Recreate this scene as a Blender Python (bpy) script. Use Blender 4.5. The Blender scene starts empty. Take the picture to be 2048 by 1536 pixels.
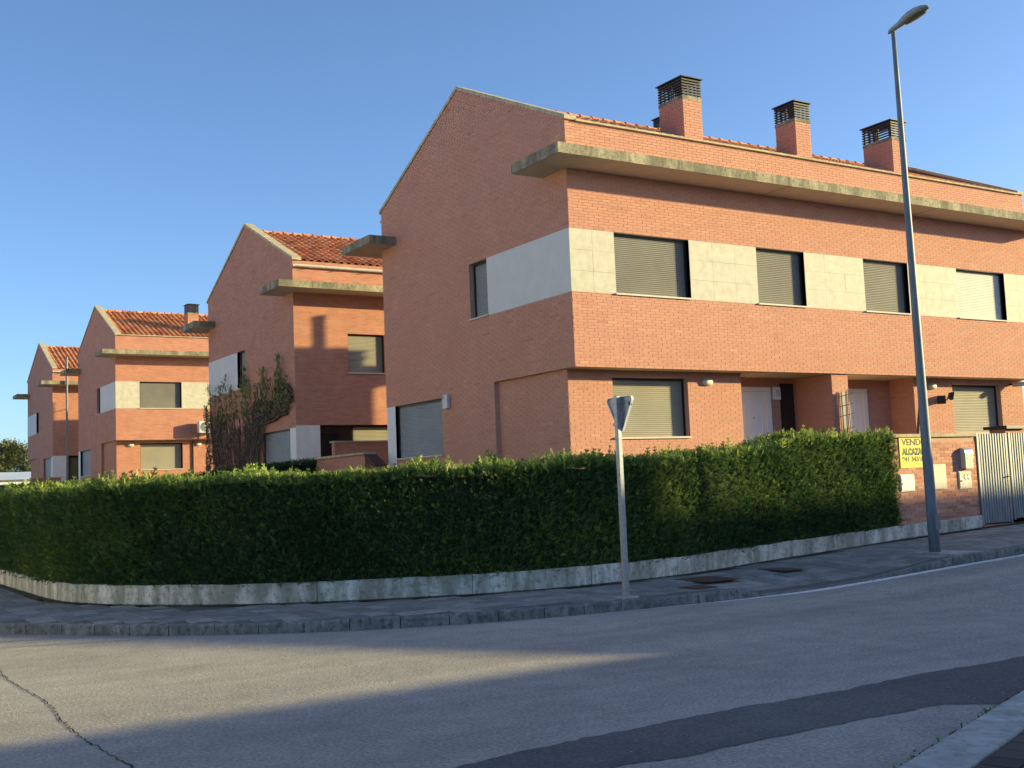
import bpy, math, random
import numpy as np
from mathutils import Matrix, Vector

random.seed(11)
rng = np.random.default_rng(11)
scene = bpy.context.scene
COL = scene.collection
R_ = math.radians

# ------------------------------------------------------------------ camera
CAM = Vector((-13.0137, -18.3571, 1.6))
PITCH, ROLL, YAW, FPX = 0.0904, -0.0400, 0.5604, 2273.83


def camera_axes():
    fw = Vector((math.sin(YAW) * math.cos(PITCH), math.cos(YAW) * math.cos(PITCH), math.sin(PITCH)))
    r = Vector((math.cos(YAW), -math.sin(YAW), 0))
    u = r.cross(fw)
    c, s = math.cos(ROLL), math.sin(ROLL)
    return c * r + s * u, -s * r + c * u, fw


cr, cu, cf = camera_axes()
cd = bpy.data.cameras.new("camera")
cam = bpy.data.objects.new("camera", cd)
COL.objects.link(cam)
mw = Matrix.Identity(4)
for i in range(3):
    mw[i][0], mw[i][1], mw[i][2], mw[i][3] = cr[i], cu[i], -cf[i], CAM[i]
cam.matrix_world = mw
cd.sensor_width = 36.0
cd.lens = FPX / 2048 * 36.0
cd.clip_end = 6000
scene.camera = cam

# ------------------------------------------------------------------ sky, sun, exposure
SUN_TO = Vector((2.2, -1.0, 0.50)).normalized()      # towards the sun
elev = math.asin(SUN_TO.z)
world = bpy.data.worlds.new("World")
scene.world = world
world.use_nodes = True
wn = world.node_tree
bg = wn.nodes["Background"]
sky = wn.nodes.new("ShaderNodeTexSky")
sky.sky_type = 'NISHITA'
sky.sun_disc = False
sky.sun_elevation = elev
sky.sun_rotation = math.atan2(SUN_TO.x, SUN_TO.y)
sky.air_density = 0.7
sky.dust_density = 0.8
sky.ozone_density = 3.0
wn.links.new(sky.outputs[0], bg.inputs[0])
bg.inputs[1].default_value = 0.124

sd = bpy.data.lights.new("sun", 'SUN')
sd.energy = 4.45
sd.angle = R_(0.55)
sd.color = (1.0, 0.83, 0.38)
sun = bpy.data.objects.new("sun", sd)
COL.objects.link(sun)
sun.rotation_euler = SUN_TO.to_track_quat('Z', 'Y').to_euler()
sun.location = (20, -10, 30)

scene.view_settings.view_transform = 'Standard'
scene.view_settings.look = 'None'
scene.view_settings.gamma = 1.0
scene.view_settings.use_curve_mapping = False
scene.view_settings.exposure = 1.2

# ------------------------------------------------------------------ object helpers
WLOC = {}


def tag(o, label=None, cat=None, group=None, kind=None):
    if label: o["label"] = label
    if cat: o["category"] = cat
    if group: o["group"] = group
    if kind: o["kind"] = kind
    return o


def put(o, parent=None):
    COL.objects.link(o)
    WLOC[o.name] = Vector(o.location)
    if parent is not None:
        o.parent = parent
        o.matrix_parent_inverse = Matrix.Translation(-PW(parent))
    return o


def PW(p):
    return WLOC.get(p.name, Vector((0, 0, 0)))


def thing(name, label, cat, loc, group=None):
    o = bpy.data.objects.new(name, None)
    o.empty_display_size = 0.3
    o.location = loc
    put(o)
    return tag(o, label, cat, group)


class MB:
    """collects faces in world coordinates, then becomes one mesh object"""

    def __init__(self):
        self.v, self.f, self.m, self.t = [], [], [], []

    def face(self, pts, m=0, t=0.5):
        n = len(self.v)
        self.v.extend([tuple(p) for p in pts])
        self.f.append(tuple(range(n, n + len(pts))))
        self.m.append(m); self.t.append(t)

    def poly(self, verts, faces, m=0, t=0.5):
        n = len(self.v)
        self.v.extend([tuple(p) for p in verts])
        for f in faces:
            self.f.append(tuple(i + n for i in f)); self.m.append(m); self.t.append(t)
        return self

    def box(self, x0, x1, y0, y1, z0, z1, m=0, t=0.5):
        if x1 < x0: x0, x1 = x1, x0
        if y1 < y0: y0, y1 = y1, y0
        if z1 < z0: z0, z1 = z1, z0
        V = [(x0, y0, z0), (x1, y0, z0), (x1, y1, z0), (x0, y1, z0), (x0, y0, z1), (x1, y0, z1), (x1, y1, z1), (x0, y1, z1)]
        F = [(0, 3, 2, 1), (4, 5, 6, 7), (0, 1, 5, 4), (1, 2, 6, 5), (2, 3, 7, 6), (3, 0, 4, 7)]
        return self.poly(V, F, m, t)

    def bbox(self, x0, x1, y0, y1, z0, z1, b=0.01, m=0):
        """box with its four vertical and top edges chamfered"""
        V = []
        for (z, i) in ((z0, 0), (z1 - b, 0), (z1, b)):
            c = b if i == 0 else b + i
            for (x, y) in ((x0 + c, y0 + i), (x1 - c, y0 + i), (x1 - i, y0 + c), (x1 - i, y1 - c), (x1 - c, y1 - i), (x0 + c, y1 - i), (x0 + i, y1 - c), (x0 + i, y0 + c)):
                V.append((x, y, z))
        F = [tuple(range(7, -1, -1)), tuple(range(16, 24))]
        for k in range(2):
            for j in range(8):
                a = k * 8 + j; c2 = k * 8 + (j + 1) % 8
                F.append((a, c2, c2 + 8, a + 8))
        return self.poly(V, F, m)

    def prism(self, pts, d, m=0, t=0.5):
        """polygon (3D points) extruded by the vector d"""
        n = len(pts)
        d = Vector(d)
        V = [Vector(p) for p in pts] + [Vector(p) + d for p in pts]
        F = [tuple(range(n - 1, -1, -1)), tuple(range(n, 2 * n))]
        for i in range(n):
            j = (i + 1) % n
            F.append((i, j, j + n, i + n))
        return self.poly(V, F, m, t)

    def tube(self, pts, rad, n=8, m=0, caps=True):
        pts = [Vector(p) for p in pts]
        if not isinstance(rad, (list, tuple)): rad = [rad] * len(pts)
        base = len(self.v)
        for i, p in enumerate(pts):
            a = pts[max(0, i - 1)]; b = pts[min(len(pts) - 1, i + 1)]
            d = (b - a).normalized()
            x = d.orthogonal().normalized() if i == 0 else (x - d * x.dot(d)).normalized()
            y = d.cross(x)
            for k in range(n):
                an = 2 * math.pi * k / n
                self.v.append(tuple(p + (x * math.cos(an) + y * math.sin(an)) * rad[i]))
        for i in range(len(pts) - 1):
            for k in range(n):
                a = base + i * n + k; b = base + i * n + (k + 1) % n
                self.f.append((a, b, b + n, a + n)); self.m.append(m); self.t.append(0.5)
        if caps:
            self.f.append(tuple(base + k for k in range(n - 1, -1, -1))); self.m.append(m); self.t.append(0.5)
            e = base + (len(pts) - 1) * n
            self.f.append(tuple(e + k for k in range(n))); self.m.append(m); self.t.append(0.5)
        return self

    def mesh(self, name, mats, smooth=False):
        me = bpy.data.meshes.new(name)
        me.from_pydata(self.v, [], self.f)
        for mt in mats: me.materials.append(mt)
        if len(mats) > 1:
            me.polygons.foreach_set("material_index", self.m)
        a = me.attributes.new("tone", 'FLOAT', 'FACE')
        a.data.foreach_set("value", self.t)
        if smooth:
            me.polygons.foreach_set("use_smooth", [True] * len(self.f))
        me.update()
        return me

    def build(self, name, mats, parent=None, smooth=False, **kw):
        if not isinstance(mats, (list, tuple)): mats = [mats]
        o = bpy.data.objects.new(name, self.mesh(name, mats, smooth))
        put(o, parent)
        return tag(o, **kw) if kw else o


def inst(name, me, M, parent=None):
    o = bpy.data.objects.new(name, me)
    COL.objects.link(o)
    o.matrix_world = M
    WLOC[o.name] = Vector((0, 0, 0))
    if parent is not None:
        o.parent = parent
        o.matrix_parent_inverse = Matrix.Translation(-PW(parent))
    return o


def np_mesh(name, V, F, mat, tone=None, parent=None, **kw):
    """big mesh of quads from numpy arrays"""
    me = bpy.data.meshes.new(name)
    nv, nf = len(V), len(F)
    me.vertices.add(nv)
    me.vertices.foreach_set("co", np.asarray(V, np.float32).ravel())
    me.loops.add(nf * 4)
    me.loops.foreach_set("vertex_index", np.asarray(F, np.int32).ravel())
    me.polygons.add(nf)
    me.polygons.foreach_set("loop_start", np.arange(0, nf * 4, 4, dtype=np.int32))
    me.update(calc_edges=True)
    if tone is not None:
        a = me.attributes.new("tone", 'FLOAT', 'FACE')
        a.data.foreach_set("value", np.asarray(tone, np.float32))
    me.materials.append(mat)
    o = bpy.data.objects.new(name, me)
    put(o, parent)
    return tag(o, **kw) if kw else o


# ------------------------------------------------------------------ materials
def newmat(name):
    m = bpy.data.materials.new(name)
    m.use_nodes = True
    nt = m.node_tree
    return m, nt, nt.nodes["Principled BSDF"]


def N(nt, t, **kw):
    n = nt.nodes.new(t)
    for k, v in kw.items():
        if isinstance(k, str) and hasattr(n, k): setattr(n, k, v)
    return n


def ramp(nt, fac, stops):
    r = nt.nodes.new("ShaderNodeValToRGB")
    el = r.color_ramp.elements
    while len(el) < len(stops): el.new(0.5)
    for e, (p, c) in zip(el, stops):
        e.position = p; e.color = (*c, 1)
    nt.links.new(fac, r.inputs[0])
    return r.outputs[0]


def noise(nt, co, scale, detail=4, rough=0.55, vscale=None):
    if vscale is not None:
        mp = nt.nodes.new("ShaderNodeMapping")
        mp.inputs["Scale"].default_value = vscale
        nt.links.new(co, mp.inputs[0]); co = mp.outputs[0]
    n = nt.nodes.new("ShaderNodeTexNoise")
    n.inputs["Scale"].default_value = scale
    n.inputs["Detail"].default_value = detail
    n.inputs["Roughness"].default_value = rough
    nt.links.new(co, n.inputs["Vector"])
    return n.outputs[0]


def mixc(nt, fac, a, b, mode='MIX'):
    x = nt.nodes.new("ShaderNodeMix")
    x.data_type = 'RGBA'; x.blend_type = mode
    for s, val in ((0, fac), (6, a), (7, b)):
        if hasattr(val, "links"): nt.links.new(val, x.inputs[s])
        elif isinstance(val, (int, float)): x.inputs[s].default_value = val
        else: x.inputs[s].default_value = (*val, 1)
    return x.outputs[2]


def bump(nt, h, strength, dist, bsdf):
    b = nt.nodes.new("ShaderNodeBump")
    b.inputs["Strength"].default_value = strength
    b.inputs["Distance"].default_value = dist
    nt.links.new(h, b.inputs["Height"])
    nt.links.new(b.outputs[0], bsdf.inputs["Normal"])


def coords(nt):
    g = nt.nodes.new("ShaderNodeNewGeometry")
    return g.outputs["Position"]


def mottled(name, stops, scale=6, detail=5, rough=0.85, bstr=0.0, bscale=80, bdist=0.01, metallic=0.0, vscale=None, spec=0.3):
    m, nt, b = newmat(name)
    co = coords(nt)
    f = noise(nt, co, scale, detail, 0.6, vscale)
    nt.links.new(ramp(nt, f, stops), b.inputs["Base Color"])
    b.inputs["Roughness"].default_value = rough
    b.inputs["Metallic"].default_value = metallic
    b.inputs["Specular IOR Level"].default_value = spec
    if bstr: bump(nt, noise(nt, co, bscale, 3), bstr, bdist, b)
    return m


def tone_mat(name, stops, rough=0.85, var=0.35, scale=3.0, fine=60, bstr=0.25, bdist=0.004, transl=0.0, spec=0.25, macro=None):
    m, nt, b = newmat(name)
    at = nt.nodes.new("ShaderNodeAttribute"); at.attribute_name = "tone"
    co = coords(nt)
    c = ramp(nt, at.outputs["Fac"], stops)
    f = noise(nt, co, scale, 5)
    c = mixc(nt, var, c, ramp(nt, f, [(0.3, (0.45, 0.45, 0.45)), (0.7, (1.0, 1.0, 1.0))]), 'MULTIPLY')
    if macro:
        f2 = noise(nt, co, macro[0], 4)
        c = mixc(nt, ramp(nt, f2, [(macro[2], (0, 0, 0)), (macro[3], (1, 1, 1))]), c, macro[1])
    nt.links.new(c, b.inputs["Base Color"])
    b.inputs["Roughness"].default_value = rough
    b.inputs["Specular IOR Level"].default_value = spec
    if bstr: bump(nt, noise(nt, co, fine, 3), bstr, bdist, b)
    if transl:
        tr = nt.nodes.new("ShaderNodeBsdfTranslucent")
        nt.links.new(c, tr.inputs[0])
        mx = nt.nodes.new("ShaderNodeMixShader")
        mx.inputs[0].default_value = transl
        nt.links.new(b.outputs[0], mx.inputs[1]); nt.links.new(tr.outputs[0], mx.inputs[2])
        nt.links.new(mx.outputs[0], nt.nodes["Material Output"].inputs[0])
    return m


BR_STOPS = [(0.0, (0.44, 0.19, 0.135)), (0.35, (0.55, 0.265, 0.19)), (0.7, (0.60, 0.30, 0.21)), (1.0, (0.67, 0.37, 0.245))]
M = {}
M['brick'] = tone_mat('brick', BR_STOPS, var=0.12, scale=1.1, bstr=0.2, fine=120, bdist=0.002, macro=(0.9, (0.54, 0.245, 0.17), 0.48, 0.85))
M['mortar'] = mottled('mortar', [(0.3, (0.49, 0.30, 0.225)), (0.7, (0.56, 0.36, 0.275))], 9, bstr=0.3, bscale=160, bdist=0.003)


def far_brick(name):
    m, nt, b = newmat(name)
    g = nt.nodes.new("ShaderNodeNewGeometry")
    sp = nt.nodes.new("ShaderNodeSeparateXYZ"); nt.links.new(g.outputs["Position"], sp.inputs[0])
    sn = nt.nodes.new("ShaderNodeSeparateXYZ"); nt.links.new(g.outputs["Normal"], sn.inputs[0])
    ab = nt.nodes.new("ShaderNodeMath"); ab.operation = 'ABSOLUTE'; nt.links.new(sn.outputs[0], ab.inputs[0])
    gt = nt.nodes.new("ShaderNodeMath"); gt.operation = 'GREATER_THAN'; gt.inputs[1].default_value = 0.5
    nt.links.new(ab.outputs[0], gt.inputs[0])
    mx = nt.nodes.new("ShaderNodeMix"); mx.data_type = 'FLOAT'
    nt.links.new(gt.outputs[0], mx.inputs[0]); nt.links.new(sp.outputs[0], mx.inputs[2]); nt.links.new(sp.outputs[1], mx.inputs[3])
    cb = nt.nodes.new("ShaderNodeCombineXYZ")
    nt.links.new(mx.outputs[0], cb.inputs[0]); nt.links.new(sp.outputs[2], cb.inputs[1])
    bt = nt.nodes.new("ShaderNodeTexBrick")
    bt.inputs["Scale"].default_value = 1.0
    bt.inputs["Brick Width"].default_value = 0.25
    bt.inputs["Row Height"].default_value = 0.06
    bt.inputs["Mortar Size"].default_value = 0.0048
    bt.inputs["Mortar Smooth"].default_value = 0.15
    bt.inputs["Color1"].default_value = (0.48, 0.205, 0.14, 1)
    bt.inputs["Color2"].default_value = (0.56, 0.26, 0.175, 1)
    bt.inputs["Mortar"].default_value = (0.48, 0.30, 0.22, 1)
    nt.links.new(cb.outputs[0], bt.inputs["Vector"])
    f = noise(nt, g.outputs["Position"], 2.2, 5)
    c = mixc(nt, 0.3, bt.outputs[0], ramp(nt, f, [(0.3, (0.55, 0.55, 0.55)), (0.7, (1, 1, 1))]), 'MULTIPLY')
    nt.links.new(c, b.inputs["Base Color"])
    b.inputs["Roughness"].default_value = 0.85
    b.inputs["Specular IOR Level"].default_value = 0.25
    inv = nt.nodes.new("ShaderNodeMath"); inv.operation = 'SUBTRACT'; inv.inputs[0].default_value = 1
    nt.links.new(bt.outputs["Fac"], inv.inputs[1])
    bump(nt, inv.outputs[0], 0.6, 0.008, b)
    return m


M['brick_far'] = far_brick('brick_far')


def concrete(name, light, mid, dark, streak=9.0, stain=0.5, lichen=None, rough=0.9):
    """weathered concrete: mottling, vertical run-off streaks, dark lichen"""
    m, nt, b = newmat(name)
    co = coords(nt)
    base = ramp(nt, noise(nt, co, 5, 6), [(0.3, mid), (0.7, light)])
    st = noise(nt, co, streak, 7, 0.68, (1.0, 1.0, 0.22))
    base = mixc(nt, ramp(nt, st, [(0.42, (stain, stain, stain)), (0.62, (0, 0, 0))]), base, dark)
    st2 = noise(nt, co, streak * 2.3, 6, 0.7, (1.0, 1.0, 0.12))
    base = mixc(nt, ramp(nt, st2, [(0.58, (0, 0, 0)), (0.70, (0.5, 0.5, 0.5))]), base, light)
    if lichen:
        ln = noise(nt, co, 14, 6, 0.7)
        base = mixc(nt, ramp(nt, ln, [(0.50, (0, 0, 0)), (0.62, (lichen[1],) * 3)]), base, lichen[0])
    nt.links.new(base, b.inputs["Base Color"])
    b.inputs["Roughness"].default_value = rough
    b.inputs["Specular IOR Level"].default_value = 0.2
    bump(nt, noise(nt, co, 70, 5), 0.4, 0.008, b)
    return m


M['ledge'] = concrete('ledge_concrete', (0.50, 0.44, 0.31), (0.31, 0.28, 0.19), (0.11, 0.105, 0.075), 3.2, 0.7, ((0.085, 0.088, 0.068), 0.6))
M['coping'] = concrete('coping_concrete', (0.64, 0.54, 0.36), (0.50, 0.42, 0.28), (0.22, 0.19, 0.13), 5, 0.4, ((0.22, 0.19, 0.13), 0.35))
M['lowwall'] = concrete('low_wall_concrete', (0.80, 0.78, 0.69), (0.56, 0.55, 0.48), (0.22, 0.22, 0.17), 3.4, 0.8, ((0.17, 0.17, 0.12), 0.6))
M['kerb'] = concrete('kerb_concrete', (0.30, 0.30, 0.28), (0.17, 0.175, 0.17), (0.065, 0.07, 0.065), 9, 0.5, ((0.055, 0.06, 0.05), 0.7))
M['kerb_near'] = concrete('kerb_concrete_pale', (0.52, 0.51, 0.48), (0.38, 0.38, 0.36), (0.20, 0.20, 0.18), 5, 0.4, ((0.13, 0.135, 0.11), 0.4))
M['stone'] = mottled('cream_stone', [(0.25, (0.44, 0.41, 0.335)), (0.55, (0.54, 0.51, 0.43)), (0.8, (0.60, 0.575, 0.49))], 5, 8, 0.7, 0.15, 90, 0.003)
M['band'] = mottled('shade_lightened_band', [(0.25, (0.60, 0.59, 0.56)), (0.8, (0.68, 0.67, 0.64))], 3, 6, 0.75, 0.1, 90, 0.003)  # gable copy of the front band's material, lightened to brighten it in shade
M['stone_joint'] = mottled('pale_joint', [(0.3, (0.60, 0.57, 0.48)), (0.7, (0.68, 0.65, 0.56))], 12)
M['plaster'] = mottled('white_plaster', [(0.3, (0.70, 0.69, 0.66)), (0.7, (0.80, 0.79, 0.76))], 5, 5, 0.8)
M['soffit'] = mottled('soffit_bounce_tint', [(0.3, (0.56, 0.46, 0.37)), (0.7, (0.66, 0.56, 0.47))], 2.5)  # concrete undersides, coloured beige for the warm light bounced up to them
M['tile'] = tone_mat('roof_tile', [(0, (0.48, 0.16, 0.07)), (0.4, (0.64, 0.24, 0.095)), (0.75, (0.74, 0.32, 0.13)), (1, (0.70, 0.34, 0.16))], var=0.3, scale=9, bstr=0.2, macro=(1.3, (0.30, 0.17, 0.10), 0.58, 0.80))
M['shutter'] = mottled('shutter_slats', [(0.3, (0.195, 0.185, 0.165)), (0.7, (0.24, 0.23, 0.205))], 1.3, 6, rough=0.55, spec=0.35)
M['shutter_l'] = mottled('shutter_slats_ground_floor', [(0.3, (0.31, 0.29, 0.235)), (0.7, (0.37, 0.345, 0.285))], 1.3, 6, rough=0.55, spec=0.35)
M['shutter_w'] = mottled('shutter_slats_pale', [(0.3, (0.60, 0.59, 0.54)), (0.7, (0.68, 0.67, 0.62))], 2, rough=0.5, spec=0.4)
M['shutter_g'] = mottled('shutter_slats_shade_grey', [(0.3, (0.26, 0.28, 0.29)), (0.7, (0.31, 0.33, 0.34))], 2, rough=0.45, spec=0.4)  # gable shutters, coloured the blue-grey that slats take in shade
M['frame'] = mottled('dark_frame', [(0.3, (0.018, 0.018, 0.02)), (0.7, (0.03, 0.03, 0.032))], 6, rough=0.45)
M['sill'] = mottled('sill_stone', [(0.3, (0.60, 0.56, 0.47)), (0.7, (0.70, 0.66, 0.58))], 8)
M['glass'] = mottled('dark_glass', [(0.3, (0.012, 0.014, 0.017)), (0.7, (0.02, 0.022, 0.026))], 2, rough=0.06, spec=0.6)
M['curtain'] = mottled('curtain_cloth', [(0.35, (0.42, 0.43, 0.40)), (0.65, (0.60, 0.60, 0.55))], 9, vscale=(4, 1, 0.2))
M['door'] = mottled('white_door', [(0.3, (0.70, 0.68, 0.67)), (0.7, (0.76, 0.74, 0.73))], 3, rough=0.45, spec=0.4)
M['black'] = mottled('black_metal', [(0.3, (0.022, 0.022, 0.024)), (0.7, (0.045, 0.045, 0.047))], 12, rough=0.55)
M['gutter'] = mottled('pale_gutter', [(0.3, (0.60, 0.58, 0.54)), (0.7, (0.74, 0.72, 0.68))], 6, rough=0.4, spec=0.5)
M['galv'] = mottled('galvanised_steel', [(0.3, (0.26, 0.28, 0.30)), (0.7, (0.40, 0.42, 0.44))], 25, 6, 0.45, metallic=0.55)
M['pole'] = mottled('grey_painted_pole', [(0.25, (0.13, 0.155, 0.18)), (0.75, (0.21, 0.235, 0.26))], 14, 6, 0.5, vscale=(1, 1, 0.3))
M['head'] = mottled('lamp_head_grey', [(0.3, (0.28, 0.30, 0.30)), (0.7, (0.36, 0.38, 0.38))], 6, rough=0.45)
M['lens'] = mottled('lamp_lens', [(0.3, (0.16, 0.15, 0.12)), (0.7, (0.22, 0.21, 0.17))], 10, rough=0.15, spec=0.6)
M['gate'] = mottled('gate_steel', [(0.3, (0.19, 0.21, 0.235)), (0.7, (0.28, 0.30, 0.325))], 9, 5, 0.45, metallic=0.2, vscale=(1, 1, 0.2))
M['white'] = mottled('white_enamel', [(0.3, (0.72, 0.72, 0.70)), (0.7, (0.80, 0.80, 0.78))], 7, rough=0.45)
M['ivory'] = mottled('ivory_plastic', [(0.3, (0.62, 0.59, 0.47)), (0.7, (0.74, 0.70, 0.57))], 8, rough=0.4, spec=0.45)
M['cream_box'] = mottled('cream_box', [(0.3, (0.56, 0.51, 0.40)), (0.7, (0.66, 0.61, 0.49))], 7, rough=0.6)
M['yellow'] = mottled('yellow_board', [(0.3, (0.74, 0.60, 0.03)), (0.7, (0.82, 0.69, 0.05))], 4, rough=0.5)
M['ink'] = mottled('dark_ink', [(0.3, (0.035, 0.04, 0.02)), (0.7, (0.05, 0.055, 0.03))], 9, rough=0.6)
M['ink_green'] = mottled('green_ink', [(0.3, (0.03, 0.085, 0.03)), (0.7, (0.04, 0.11, 0.04))], 9, rough=0.6)
M['red'] = mottled('red_rim', [(0.3, (0.42, 0.03, 0.03)), (0.7, (0.55, 0.05, 0.05))], 9, rough=0.4)
M['rust'] = mottled('rusty_iron', [(0.3, (0.075, 0.035, 0.028)), (0.6, (0.12, 0.06, 0.045)), (0.8, (0.07, 0.06, 0.055))], 30, 6, 0.8, 0.4, 60)
M['grey_box'] = mottled('grey_box', [(0.3, (0.50, 0.52, 0.54)), (0.7, (0.60, 0.62, 0.64))], 7, rough=0.5)
M['wood'] = mottled('brown_wood', [(0.3, (0.10, 0.055, 0.035)), (0.7, (0.17, 0.10, 0.06))], 14, vscale=(1, 1, 0.15))
M['soil'] = mottled('soil_grass', [(0.3, (0.05, 0.06, 0.025)), (0.7, (0.09, 0.10, 0.04))], 3, 6, 0.95, 0.5, 30, 0.03)
M['shed'] = mottled('pale_metal_roof', [(0.3, (0.50, 0.55, 0.60)), (0.7, (0.62, 0.66, 0.70))], 0.6, rough=0.6)
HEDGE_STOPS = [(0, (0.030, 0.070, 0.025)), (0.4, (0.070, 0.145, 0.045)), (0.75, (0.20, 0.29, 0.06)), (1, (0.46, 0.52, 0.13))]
M['hedge'] = tone_mat('hedge_leaf', HEDGE_STOPS, rough=0.6, var=0.45, scale=2.2, bstr=0, transl=0.30, spec=0.25)
M['hedge_core'] = mottled('hedge_dark_core', [(0.3, (0.012, 0.022, 0.009)), (0.7, (0.030, 0.042, 0.016))], 16, 5, 0.95)
M['tree_leaf'] = tone_mat('tree_leaf', [(0, (0.07, 0.085, 0.04)), (0.5, (0.13, 0.15, 0.065)), (1, (0.22, 0.22, 0.10))], rough=0.7, var=0.4, scale=0.5, bstr=0, transl=0.2)
M['bark'] = mottled('bark', [(0.3, (0.07, 0.05, 0.035)), (0.7, (0.13, 0.10, 0.07))], 12, vscale=(1, 1, 0.3))
M['dry_leaf'] = tone_mat('dry_climber_leaf', [(0, (0.14, 0.10, 0.075)), (0.5, (0.27, 0.20, 0.15)), (1, (0.44, 0.35, 0.25))], rough=0.9, var=0.5, scale=3, bstr=0, transl=0.1)
M['green_leaf'] = tone_mat('climber_shoot_leaf', [(0, (0.12, 0.15, 0.05)), (0.5, (0.24, 0.28, 0.09)), (1, (0.38, 0.42, 0.15))], rough=0.7, var=0.4, scale=3, bstr=0, transl=0.25)


def asphalt(name, lo, hi, speck, macro=0.25, sp=0.66):
    m, nt, b = newmat(name)
    co = coords(nt)
    c = ramp(nt, noise(nt, co, 0.45, 6, 0.6), [(0.3, lo), (0.72, hi)])
    grain = noise(nt, co, 34, 5, 0.8)
    c = mixc(nt, 0.85, c, ramp(nt, grain, [(0.30, (0.38, 0.38, 0.39)), (0.5, (0.95, 0.95, 0.95)), (0.70, (1.6, 1.56, 1.5))]), 'MULTIPLY')
    mid = noise(nt, co, 3.1, 6, 0.7)
    c = mixc(nt, 0.5, c, ramp(nt, mid, [(0.3, (0.68, 0.68, 0.70)), (0.7, (1.2, 1.19, 1.17))]), 'MULTIPLY')
    wear = noise(nt, co, 1.0, 4, 0.6, (0.06, 0.85, 1.0))
    c = mixc(nt, 0.6, c, ramp(nt, wear, [(0.35, (0.78, 0.78, 0.80)), (0.65, (1.15, 1.14, 1.12))]), 'MULTIPLY')
    vo = nt.nodes.new("ShaderNodeTexVoronoi"); vo.inputs["Scale"].default_value = 26
    nt.links.new(co, vo.inputs["Vector"])
    sx = nt.nodes.new("ShaderNodeSeparateColor"); nt.links.new(vo.outputs["Color"], sx.inputs[0])
    dm = ramp(nt, vo.outputs["Distance"], [(0.12, (1, 1, 1)), (0.26, (0, 0, 0))])
    rare = ramp(nt, sx.outputs[0], [(sp, (0, 0, 0)), (sp + 0.03, (1, 1, 1))])
    mm = mixc(nt, 1.0, dm, rare, 'MULTIPLY')
    c = mixc(nt, mm, c, speck)
    nt.links.new(c, b.inputs["Base Color"])
    b.inputs["Roughness"].default_value = 0.9
    b.inputs["Specular IOR Level"].default_value = 0.2
    bump(nt, grain, 1.0, 0.02, b)
    return m


M['asphalt'] = asphalt('asphalt_old', (0.36, 0.335, 0.305), (0.45, 0.42, 0.385), (0.62, 0.60, 0.56), sp=0.955)
M['asphalt_dark'] = asphalt('asphalt_patch', (0.115, 0.118, 0.122), (0.165, 0.166, 0.168), (0.30, 0.30, 0.30), sp=0.97)
M['crack'] = mottled('crack_filler', [(0.3, (0.012, 0.012, 0.013)), (0.7, (0.024, 0.024, 0.025))], 30)
M['paint'] = mottled('worn_road_paint', [(0.32, (0.32, 0.32, 0.31)), (0.42, (0.72, 0.72, 0.70)), (0.8, (0.82, 0.82, 0.80))], 11, 6, 0.7)
M['paver'] = tone_mat('paving_tile', [(0, (0.22, 0.22, 0.21)), (0.5, (0.29, 0.285, 0.27)), (1, (0.37, 0.36, 0.335))], var=0.7, scale=7, fine=38, bstr=0.8, bdist=0.012, macro=(0.7, (0.17, 0.17, 0.16), 0.5, 0.75))
M['paver_bed'] = mottled('paving_joint_sand', [(0.3, (0.085, 0.085, 0.08)), (0.7, (0.14, 0.137, 0.13))], 9, 5, 0.95, 0.4, 70)
M['dirt'] = mottled('dirt_strip', [(0.3, (0.035, 0.033, 0.026)), (0.7, (0.075, 0.068, 0.052))], 14, 6, 0.95, 0.5, 60)
M['grit'] = tone_mat('grit', [(0, (0.16, 0.15, 0.14)), (0.6, (0.36, 0.34, 0.31)), (1, (0.62, 0.60, 0.56))], var=0.2, bstr=0)
M['litter'] = tone_mat('leaf_litter', [(0, (0.05, 0.035, 0.02)), (0.6, (0.14, 0.10, 0.055)), (1, (0.26, 0.21, 0.12))], var=0.3, bstr=0)
M['paver_brown'] = tone_mat('paving_tile_brown', [(0, (0.055, 0.045, 0.042)), (1, (0.10, 0.085, 0.08))], var=0.5, scale=3, fine=45, bstr=0.5)


# ------------------------------------------------------------------ ground, road, pavements
def RZ(x):
    """the road climbs gently towards the right"""
    t = min(max(0.0, x + 1.5), 26.0)
    return 0.036 * t * t / (t + 0.8) if t > 0 else 0.0


def catmull(P, n=8):
    P = [Vector((*p, 0)) for p in P]
    out = []
    for i in range(len(P) - 1):
        p0, p1, p2, p3 = P[max(0, i - 1)], P[i], P[i + 1], P[min(len(P) - 1, i + 2)]
        for k in range(n):
            t = k / n
            out.append(0.5 * ((2 * p1) + (p2 - p0) * t + (2 * p0 - 5 * p1 + 4 * p2 - p3) * t * t + (3 * p1 - p0 - 3 * p2 + p3) * t ** 3))
    out.append(P[-1])
    return out


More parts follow.
